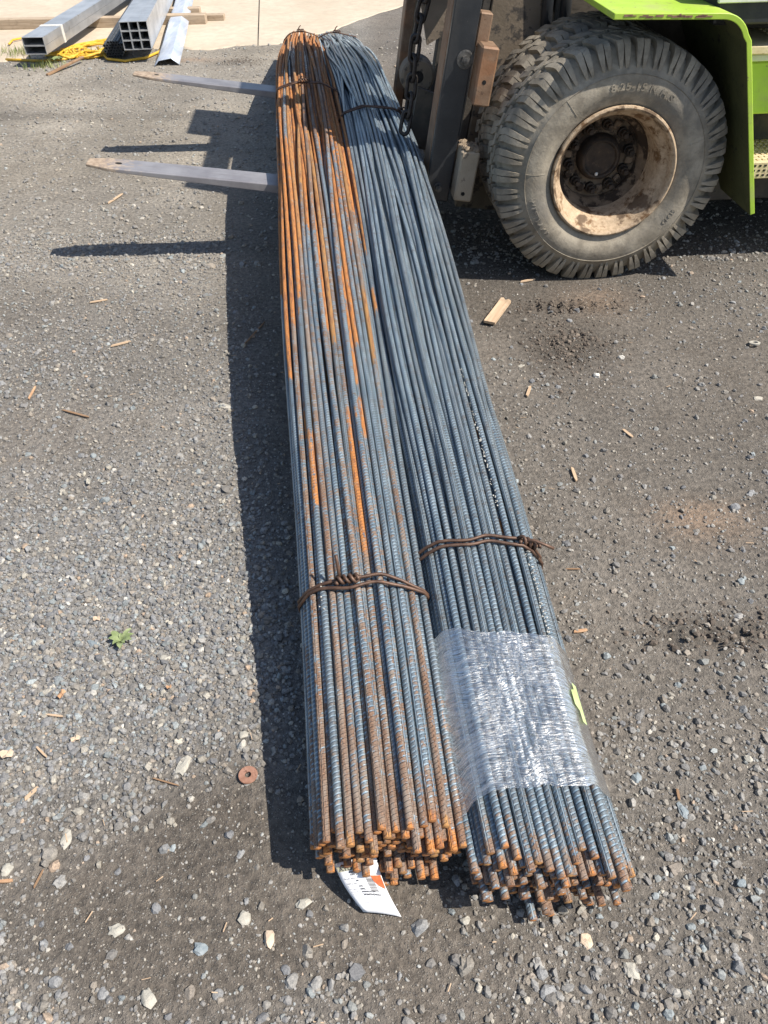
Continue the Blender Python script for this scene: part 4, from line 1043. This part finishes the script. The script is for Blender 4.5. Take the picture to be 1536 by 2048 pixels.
for i in range(3):
    for j in range(3):
        a = (i - 1) * .0665; lay_tube(MB(), (a, a * .115, j * .0605), dB, 5.5, .066, .060, .004).build("square_tube", M['galv'], pk2)
pk3 = empty("pipe_bundle", (-1.99, 6.72, .015)); tag(pk3, "dark bundle of thin round pipes lying left of the square tube pack", "pipes")
dd = Vector((-.12, 1, 0)).normalized(); sd = Vector((dd.y, -dd.x, 0)); mbp = []
k = 0
for j in range(6):
    for i in range(-4, 5):
        a = (i + .5 * (j % 2)) * .0215; z = .011 + j * .0185
        if (a / .075) ** 2 + ((z - .055) / .062) ** 2 > 1: continue
        p = sd * a + Vector((0, 0, z)) + dd * random.uniform(-.01, .01)
        mb = MB(); n = 10; vs = []
        for q, r in ((0, .0102), (5.4, .0102), (5.4, .008), (0, .008)):
            for t in range(n):
                an = 2 * math.pi * t / n; vs.append(p + dd * q + sd * r * math.cos(an) + Vector((0, 0, 1)) * r * math.sin(an))
        mb.add(vs, [(g * n + t, g * n + (t + 1) % n, ((g + 1) % 4) * n + (t + 1) % n, ((g + 1) % 4) * n + t) for g in range(4) for t in range(n)])
        mb.build("pipe", M['pipe'], pk3, sm='sharp')
an = empty("steel_angle", (-1.555, 6.50, .0)); tag(an, "long pale galvanised folded sheet with its near end resting on the gravel", "sheet metal")
dd = Vector((-.125, 1, .022)).normalized(); sd = Vector((dd.y, -dd.x, 0))
prof = [(-.098, .004), (-.060, .040), (.035, .050), (.092, .006)]
mb = MB(); vs = []
ts = np.linspace(0, 4.5, 24)
for t in ts:
    for a, z in prof: vs.append(sd * a + Vector((0, 0, z + .004 * math.sin(t * 3 + a * 20))) + dd * (t + (.03 * random.uniform(-1, 1) if t == 0 else 0)))
mb.add(vs, [(g * 4 + i, g * 4 + i + 1, g * 4 + 5 + i, g * 4 + 4 + i) for g in range(len(ts) - 1) for i in range(3)])
o = mb.build("folded_sheet", M['angle'], an, sm='sharp'); so = o.modifiers.new("t", 'SOLIDIFY'); so.thickness = .004
def beam(x0, x1, y, w, h, rz, label, z=.0145):
    o = MB().box((0, 0, h / 2), (x1 - x0, w, h), None, .004).build("timber_beam", M['beam'], None); o.location = ((x0 + x1) / 2, y, z); o.rotation_euler = (0, 0, rz)
    tag(o, label, "timber", "timber bearers under the steel tubes")
beam(-5.2, -2.02, 7.92, .09, .075, .012, "long grey timber bearer lying across under the rectangular tubes")
beam(-1.95, -1.50, 8.02, .10, .072, .0, "short stub of timber bearer poking out right of the pale sheet")
beam(-1.80, -1.36, 8.16, .09, .045, .02, "thin timber offcut behind the bearer stub, the one reaching furthest right")
beam(-2.0, -1.62, 8.42, .09, .06, .03, "small timber offcut furthest back behind the bearer stub")
# yellow cord
def cord_pts(cx, cy, n, rx, ry, seed, z0=.012):
    r = np.random.default_rng(seed); pts = []
    ph = 0
    for k in range(n * 16):
        a = k / 16 * 2 * math.pi; w = k / (n * 16)
        pts.append((cx + rx * (1 + .25 * math.sin(a * .37 + seed)) * math.cos(a) * (.75 + .3 * math.sin(a * .21)) + .03 * math.sin(a * 1.7),
                    cy + ry * (1 + .3 * math.cos(a * .29)) * math.sin(a) + .04 * math.sin(a * .83 + seed), z0 + .022 * w + .006 * math.sin(a * 3.1)))
    return pts
mb = MB(); mb.tube(cord_pts(-2.22, 7.02, 9, .24, .22, 2), .0085, 6)
a = [on_level(*q, .012) for q in ((195, 95), (215, 118), (250, 122), (290, 116), (318, 104), (330, 88))]
mb.tube([tuple(p) for p in a], .0095, 6); a = [on_level(*q, .012) for q in ((12, 119), (40, 120), (90, 122), (130, 118), (165, 108), (220, 108))]
mb.tube([tuple(p) for p in a], .0095, 6); a = [on_level(*q, .03) for q in ((18, 88), (25, 80), (45, 76), (75, 62), (90, 60))]
mb.tube([tuple(p) for p in a], .008, 6); mb.tube(cord_pts(-2.35, 6.85, 4, .17, .12, 5), .0085, 6)
tag(mb.build("extension_cord", M['cord'], None, sm=True), "tangled yellow extension cord piled between the steel tubes", "cord")
# stick near the weeds
a, b = on_level(94, 150, .01), on_level(166, 114, .04)
mb = MB(); mb.box((0, 0, 0), (float(np.linalg.norm(b - a)), .022, .014), None, .002); o = mb.build("wooden_stick", M['twig']); o.location = tuple((a + b) / 2); o.rotation_euler = (0, -math.atan2(.03, np.linalg.norm(b - a)), math.atan2(b[1] - a[1], b[0] - a[0])); tag(o, "long brown wooden stick lying beside the yellow cord", "stick")

# weeds -------------------------------------------------------------------
def leaf(mb, base, ang, L, W, lift, curl=.3, serr=.0):
    n = 8; d = Vector((math.cos(ang), math.sin(ang), 0)); s_ = Vector((-d.y, d.x, 0)); vs = []
    for k in range(n + 1):
        t = k / n; w = W * (math.sin(math.pi * min(1, t * .92 + .06)) ** .8) * (1 + serr * (-1) ** k); z = lift * math.sin(t * 2.2) + .0
        c_ = Vector(base) + d * L * t + Vector((0, 0, z))
        vs += [c_ - s_ * w + Vector((0, 0, W * curl)), c_, c_ + s_ * w + Vector((0, 0, W * curl))]
    mb.add(vs, [(3 * k + i, 3 * k + i + 1, 3 * k + 4 + i, 3 * k + 3 + i) for k in range(n) for i in (0, 1)])
c_ = on_level(243, 1285); pl = empty("weed_plant", tuple(c_)); tag(pl, "small green broad-leaved weed growing alone in the gravel", "weed")
for ang, L, W in ((.95, .040, .0065), (2.45, .036, .008), (-.1, .032, .008), (-1.35, .036, .0085), (3.1, .030, .0065), (.45, .036, .0065), (-2.2, .024, .006), (-.75, .022, .005), (1.6, .018, .004)):
    mb = MB(); leaf(mb, (0, 0, .004), ang + random.uniform(-.1, .1), L * .85, W * .9, .012, .35, .08); mb.build("leaf", M['leaf'], pl, sm=True)
def tuft(name, px, py, n, h, spread, label, cat, mat='grass'):
    mb = MB(); c_ = on_level(px, py); r = random.Random(px)
    for k in range(n):
        x, y = r.gauss(0, spread), r.gauss(0, spread * .7); a = r.uniform(0, 6.28); hh = h * r.uniform(.4, 1); w = .0022; b = Vector((x, y, 0)); lean = Vector((math.cos(a), math.sin(a), 0)) * hh * r.uniform(.2, .8); sd_ = Vector((-math.sin(a), math.cos(a), 0)) * w
        mb.add([b - sd_, b + sd_, b + lean * .4 + sd_ * .7 + Vector((0, 0, hh * .6)), b + lean * .4 - sd_ * .7 + Vector((0, 0, hh * .6)), b + lean + Vector((0, 0, hh))], [(0, 1, 2, 3), (3, 2, 4)])
    o = mb.build(name, M[mat]); o.location = tuple(c_); tag(o, label, cat, kind='stuff')
tuft("grass_tuft", 45, 110, 240, .075, .10, "thin grass growing by the tube ends at the apron's edge", "grass")
tuft("grass_tuft", 90, 135, 160, .06, .09, "sparse grass below the yellow cord", "grass")
c_ = on_level(112, 125); pl2 = empty("weed_plant", tuple(c_)); tag(pl2, "low dark green weed under the yellow cord pile", "weed")
for k in range(9):
    mb = MB(); leaf(mb, (0, 0, .01), k * .7, .06, .014, .02, .3); mb.build("leaf", M['leaf'], pl2, sm=True)
tuft("grass_tuft", 185, 112, 130, .07, .10, "wispy grass poking through the yellow cord", "grass")

# ------------------------------------------------------------------ loose bits on the ground
def rock(px, py, L, W, H_, rz, mat, label, flat=.5, seed=0, cat="stone"):
    r = np.random.default_rng(seed + int(px)); V = IC2 * (1 + .16 * r.normal(size=(len(IC2), 1)))
    for _ in range(5):
        d = r.normal(size=3); d /= np.linalg.norm(d); t = V @ d; V = V - d * np.maximum(0, t - .68)[:, None]
    V = V * np.array([L / 2, W / 2, H_ / 2]); p = on_level(px, py); p[2] = float(ground_z(np.array(p[0]), np.array(p[1]))) + H_ * .22
    me = np_mesh("stone", V, None, IF2); o = link("stone", me, M[mat]); o.location = tuple(p); o.rotation_euler = (.05, .05, rz); tag(o, label, cat, "single stones lying loose in the yard")
rock(367, 1530, .050, .026, .012, 1.0, 'palerock', "large pale wedge-shaped stone left of the rusty washer")
rock(450, 812, .058, .024, .006, -.15, 'palerock', "long flat pale stone lying half inside the left bundle's shadow")
rock(487, 1473, .022, .017, .010, .2, 'palerock', "round cream stone just above the rusty washer")
rock(1166, 1470, .022, .018, .008, .4, 'bluerock', "bluish round stone touching the film's right edge")
rock(610, 1808, .028, .020, .012, .5, 'palerock', "chunky grey-tan stone just left of the paper tag")
rock(490, 1840, .027, .022, .013, .3, 'palerock', "round tan stone at the lower end of the stone cluster left of the tag")
rock(403, 1900, .024, .021, .009, -.2, 'bluerock', "flat blue-grey angular stone below the stone cluster")
rock(132, 1678, .022, .036, .010, .1, 'palerock', "oblong grey-green stone in the gravel at lower left")
rock(15, 1741, .022, .022, .012, 0, 'palerock', "cream rounded stone at the left picture edge")
rock(298, 2000, .024, .034, .018, .4, 'palerock', "brown stone near the bottom edge, left of the middle")
rock(1172, 1885, .022, .025, .008, .2, 'orangerock', "peach coloured flat stone below the grey bundle's right side")
rock(1262, 1942, .026, .034, .008, .3, 'palerock', "pale jagged stone below the grey bundle, near the bottom edge")
rock(930, 1845, .020, .018, .012, .1, 'palerock', "rounded grey stone at the foot of the grey bundle's left side")
rock(1495, 1520, .020, .016, .012, .3, 'palerock', "small bright stone near the right edge, level with the film's lower end")
rock(1272, 1558, .022, .020, .013, .7, 'bluerock', "grey rounded stone right of the film's lower end")
rock(1367, 1625, .020, .034, .008, .2, 'bluerock', "upright-lying blue-grey flake with a dry twig above it")
rock(187, 1288, .030, .016, .011, -.5, 'bluerock', "grey oblong stone just left of the green weed")
rock(330, 1317, .026, .020, .012, .4, 'palerock', "two-toned pale stone just right of the green weed")
rock(1480, 1768, .020, .018, .018, .4, 'bluerock', "dark round stone at the right picture edge, low down")
rock(235, 1862, .028, .020, .010, .5, 'palerock', "whitish speckled stone in the dark dirt at lower left")
rock(540, 1880, .022, .030, .014, .2, 'orangerock', "tan and grey stone below the cluster left of the tag")

c_ = on_level(497, 1554); z = float(ground_z(np.array(c_[0]), np.array(c_[1]))) + .0065
o = MB().revolve([(.0062, -.0016), (.0178, -.0016), (.0185, 0), (.0178, .0016), (.0062, .0016), (.0062, -.0016)], (0, 0, 0), 40).build("washer", M['washer'], None, sm='sharp')
o.location = (c_[0], c_[1], z); o.rotation_euler = (math.radians(90), 0, .2); tag(o, "flat round rusty steel washer lying on dark dirt", "washer")
c_ = on_level(1508, 690); o = MB().revolve([(.017, -.003), (.018, .002), (.010, .003), (.009, -.003), (.017, -.003)], (0, 0, 0), 28).build("bottle_cap", M['palerock'], None, sm='sharp'); o.location = (c_[0], c_[1], .008); o.rotation_euler = (math.radians(80), 0, .2); tag(o, "small pale ring-shaped cap at the right edge below the tyre", "cap")

def chip(px0, py0, px1, py1, w, h, mat, label, name="wood_chip", cat="wood chip"):
    w *= .72; h *= .7
    a, b = on_level(px0, py0), on_level(px1, py1); L = float(np.linalg.norm(b - a)); r = random.Random(int(px0 * 7 + py0))
    poly = [(-L / 2, -w * .35), (-L * .2, -w / 2), (L * .3, -w * .46), (L / 2, -w * .2), (L * .46, w * .4), (L * .1, w / 2), (-L * .4, w * .42)]
    mb = MB(); n = len(poly); mb.add([(x, y, z) for z in (0, h) for x, y in poly], [tuple(range(n))[::-1], tuple(range(n, 2 * n))] + [(i, (i + 1) % n, n + (i + 1) % n, n + i) for i in range(n)])
    o = mb.build(name, M[mat]); m_ = (a + b) / 2; o.location = (m_[0], m_[1], float(ground_z(np.array(m_[0]), np.array(m_[1]))) + .004)
    o.rotation_euler = (r.uniform(-.1, .1), r.uniform(-.05, .02), math.atan2(b[1] - a[1], b[0] - a[0])); tag(o, label, cat, "wood bits lying loose in the yard")
a, b = on_level(978, 652), on_level(1012, 606); L = float(np.linalg.norm(b - a)); w = .042
mb = MB(); pr = [(-L / 2, -w / 2), (L / 2 - .01, -w / 2), (L / 2, -w * .2), (L / 2 - .012, 0), (L / 2 + .004, w * .3), (L / 2, w / 2), (-L / 2, w / 2)]
n = len(pr); mb.add([(x, y, z) for z in (0, .009) for x, y in pr], [tuple(range(n))[::-1], tuple(range(n, 2 * n))] + [(i, (i + 1) % n, n + (i + 1) % n, n + i) for i in range(n)])
o = mb.build("wood_lath", M['lath']); m_ = (a + b) / 2; o.location = (m_[0], m_[1], .009); o.rotation_euler = (0, 0, math.atan2(b[1] - a[1], b[0] - a[0])); tag(o, "flat broken piece of fresh pale lath right of the grey bundle, below the tyre", "lath", "wood bits lying loose in the yard")
chip(1040, 566, 1070, 560, .014, .006, 'lath', "short forked twig on the dirt just below the tyre's left side", "twig", "twig")
chip(1053, 796, 1061, 775, .013, .006, 'lath', "upright-lying pale chip below the churned earth patch")
chip(1143, 938, 1152, 965, .012, .006, 'lath', "orange-brown chip right of the grey bundle's white-crusted bar")
chip(1245, 860, 1265, 877, .012, .004, 'lath', "thin pale chip in open dirt, the furthest right of the small chips")
chip(1146, 1267, 1174, 1264, .012, .003, 'dryleaf', "pinkish flat chip beside the film's top right corner")
chip(1130, 1141, 1160, 1141, .005, .003, 'twig', "thin reddish stick lying level with the right wire knot", "twig", "twig")
chip(1352, 1582, 1356, 1605, .007, .005, 'twig', "short brown twig above the blue-grey flake", "twig", "twig")
chip(222, 695, 262, 685, .012, .006, 'lath', "pale splinter highest up on the sunlit gravel, left of the shadow")
chip(180, 608, 216, 602, .012, .005, 'lath', "small pale splinter above the highest long splinter")
chip(125, 823, 180, 838, .010, .005, 'twig', "long tan splinter in the middle left of the gravel")
chip(57, 800, 72, 775, .010, .004, 'dryleaf', "reddish-brown chip near the left picture edge")
chip(85, 150 + 250, 88, 401, .006, .003, 'twig', "tiny dark twig by the near fork's shadow", "twig", "twig")
chip(215, 408, 246, 390, .020, .004, 'lath', "pale sliver just below the near fork's tip")
chip(73, 1494, 95, 1517, .006, .004, 'lath', "thin yellow splinter lower left beside a peach flake")
chip(94, 1431, 128, 1436, .006, .004, 'lath', "thin straw-coloured splinter below the curled leaf scrap")
chip(49, 1600, 78, 1575, .010, .004, 'lath', "forked straw-coloured splinter at lower left")
chip(305, 1558, 360, 1575, .004, .004, 'twig', "thin dark twig pointing at the large pale wedge stone", "twig", "twig")
chip(485, 694, 530, 645, .006, .005, 'twig', "long thin twig lying inside the bundle's shadow", "twig", "twig")
chip(0, 1766, 28, 1764, .008, .005, 'dryleaf', "orange-brown splinter cut by the left picture edge")
chip(68, 1778, 88, 1740, .004, .004, 'twig', "thin reddish twig left of the dark dirt patch", "twig", "twig")
def scrap(px, py, L, W, ang, label, mat='dryleaf'):
    p = on_level(px, py); mb = MB(); r = random.Random(int(px)); n = 9
    ring = [((L / 2) * math.cos(t) * r.uniform(.7, 1.1), (W / 2) * math.sin(t) * r.uniform(.7, 1.15)) for t in np.linspace(0, 2 * math.pi, n, endpoint=False)]
    vs = [(0, 0, .002)] + [(x, y, .004 + .004 * math.sin(i * 2.1)) for i, (x, y) in enumerate(ring)]
    mb.add(vs, [(0, 1 + i, 1 + (i + 1) % n) for i in range(n)]); o = mb.build("leaf_scrap", M[mat]); so = o.modifiers.new("t", 'SOLIDIFY'); so.thickness = .0008
    o.location = (p[0], p[1], float(ground_z(np.array(p[0]), np.array(p[1]))) + .007); o.rotation_euler = (0, 0, ang); tag(o, label, "leaf scrap", "dry leaf scraps on the gravel")
scrap(15, 1512, .026, .024, .3, "square peach leaf scrap nearest the left picture edge", 'orangerock')
scrap(126, 1393, .022, .014, 1.2, "curled reddish leaf scrap in the gravel below the weed")
scrap(152, 1482, .020, .014, .5, "small peach leaf scrap right of the square one", 'orangerock')
scrap(195, 1241, .017, .015, .1, "round pale orange leaf scrap left above the weed", 'orangerock')
scrap(178, 967, .012, .028, .2, "white shell-like scrap with an orange tip on the left gravel", 'palerock')
scrap(340, 1380, .012, .010, .2, "tiny bright orange leaf scrap under the weed's right side", 'dryleaf')
# straw and splinters too many to count
mb = MB(); r4 = random.Random(9)
for k in range(90):
    y = .3 + 3.6 * r4.random() ** 1.3; x = r4.uniform(-.42 * y - .45, .42 * y + .45); L = r4.uniform(.005, .020); w = r4.uniform(.0005, .0011); a = r4.uniform(0, 3.14)
    z = float(ground_z(np.array(x), np.array(y))) + .005; d = Vector((math.cos(a), math.sin(a), r4.uniform(-.1, .1))) * L / 2
    mb.box((x, y, z + .001), (L, w * 1.6, w), Matrix.Rotation(a, 3, 'Z'))
tag(mb.build("straw_bits", M['lath'], None), 'fine straw and splinters scattered over the gravel', 'straw', kind='stuff')
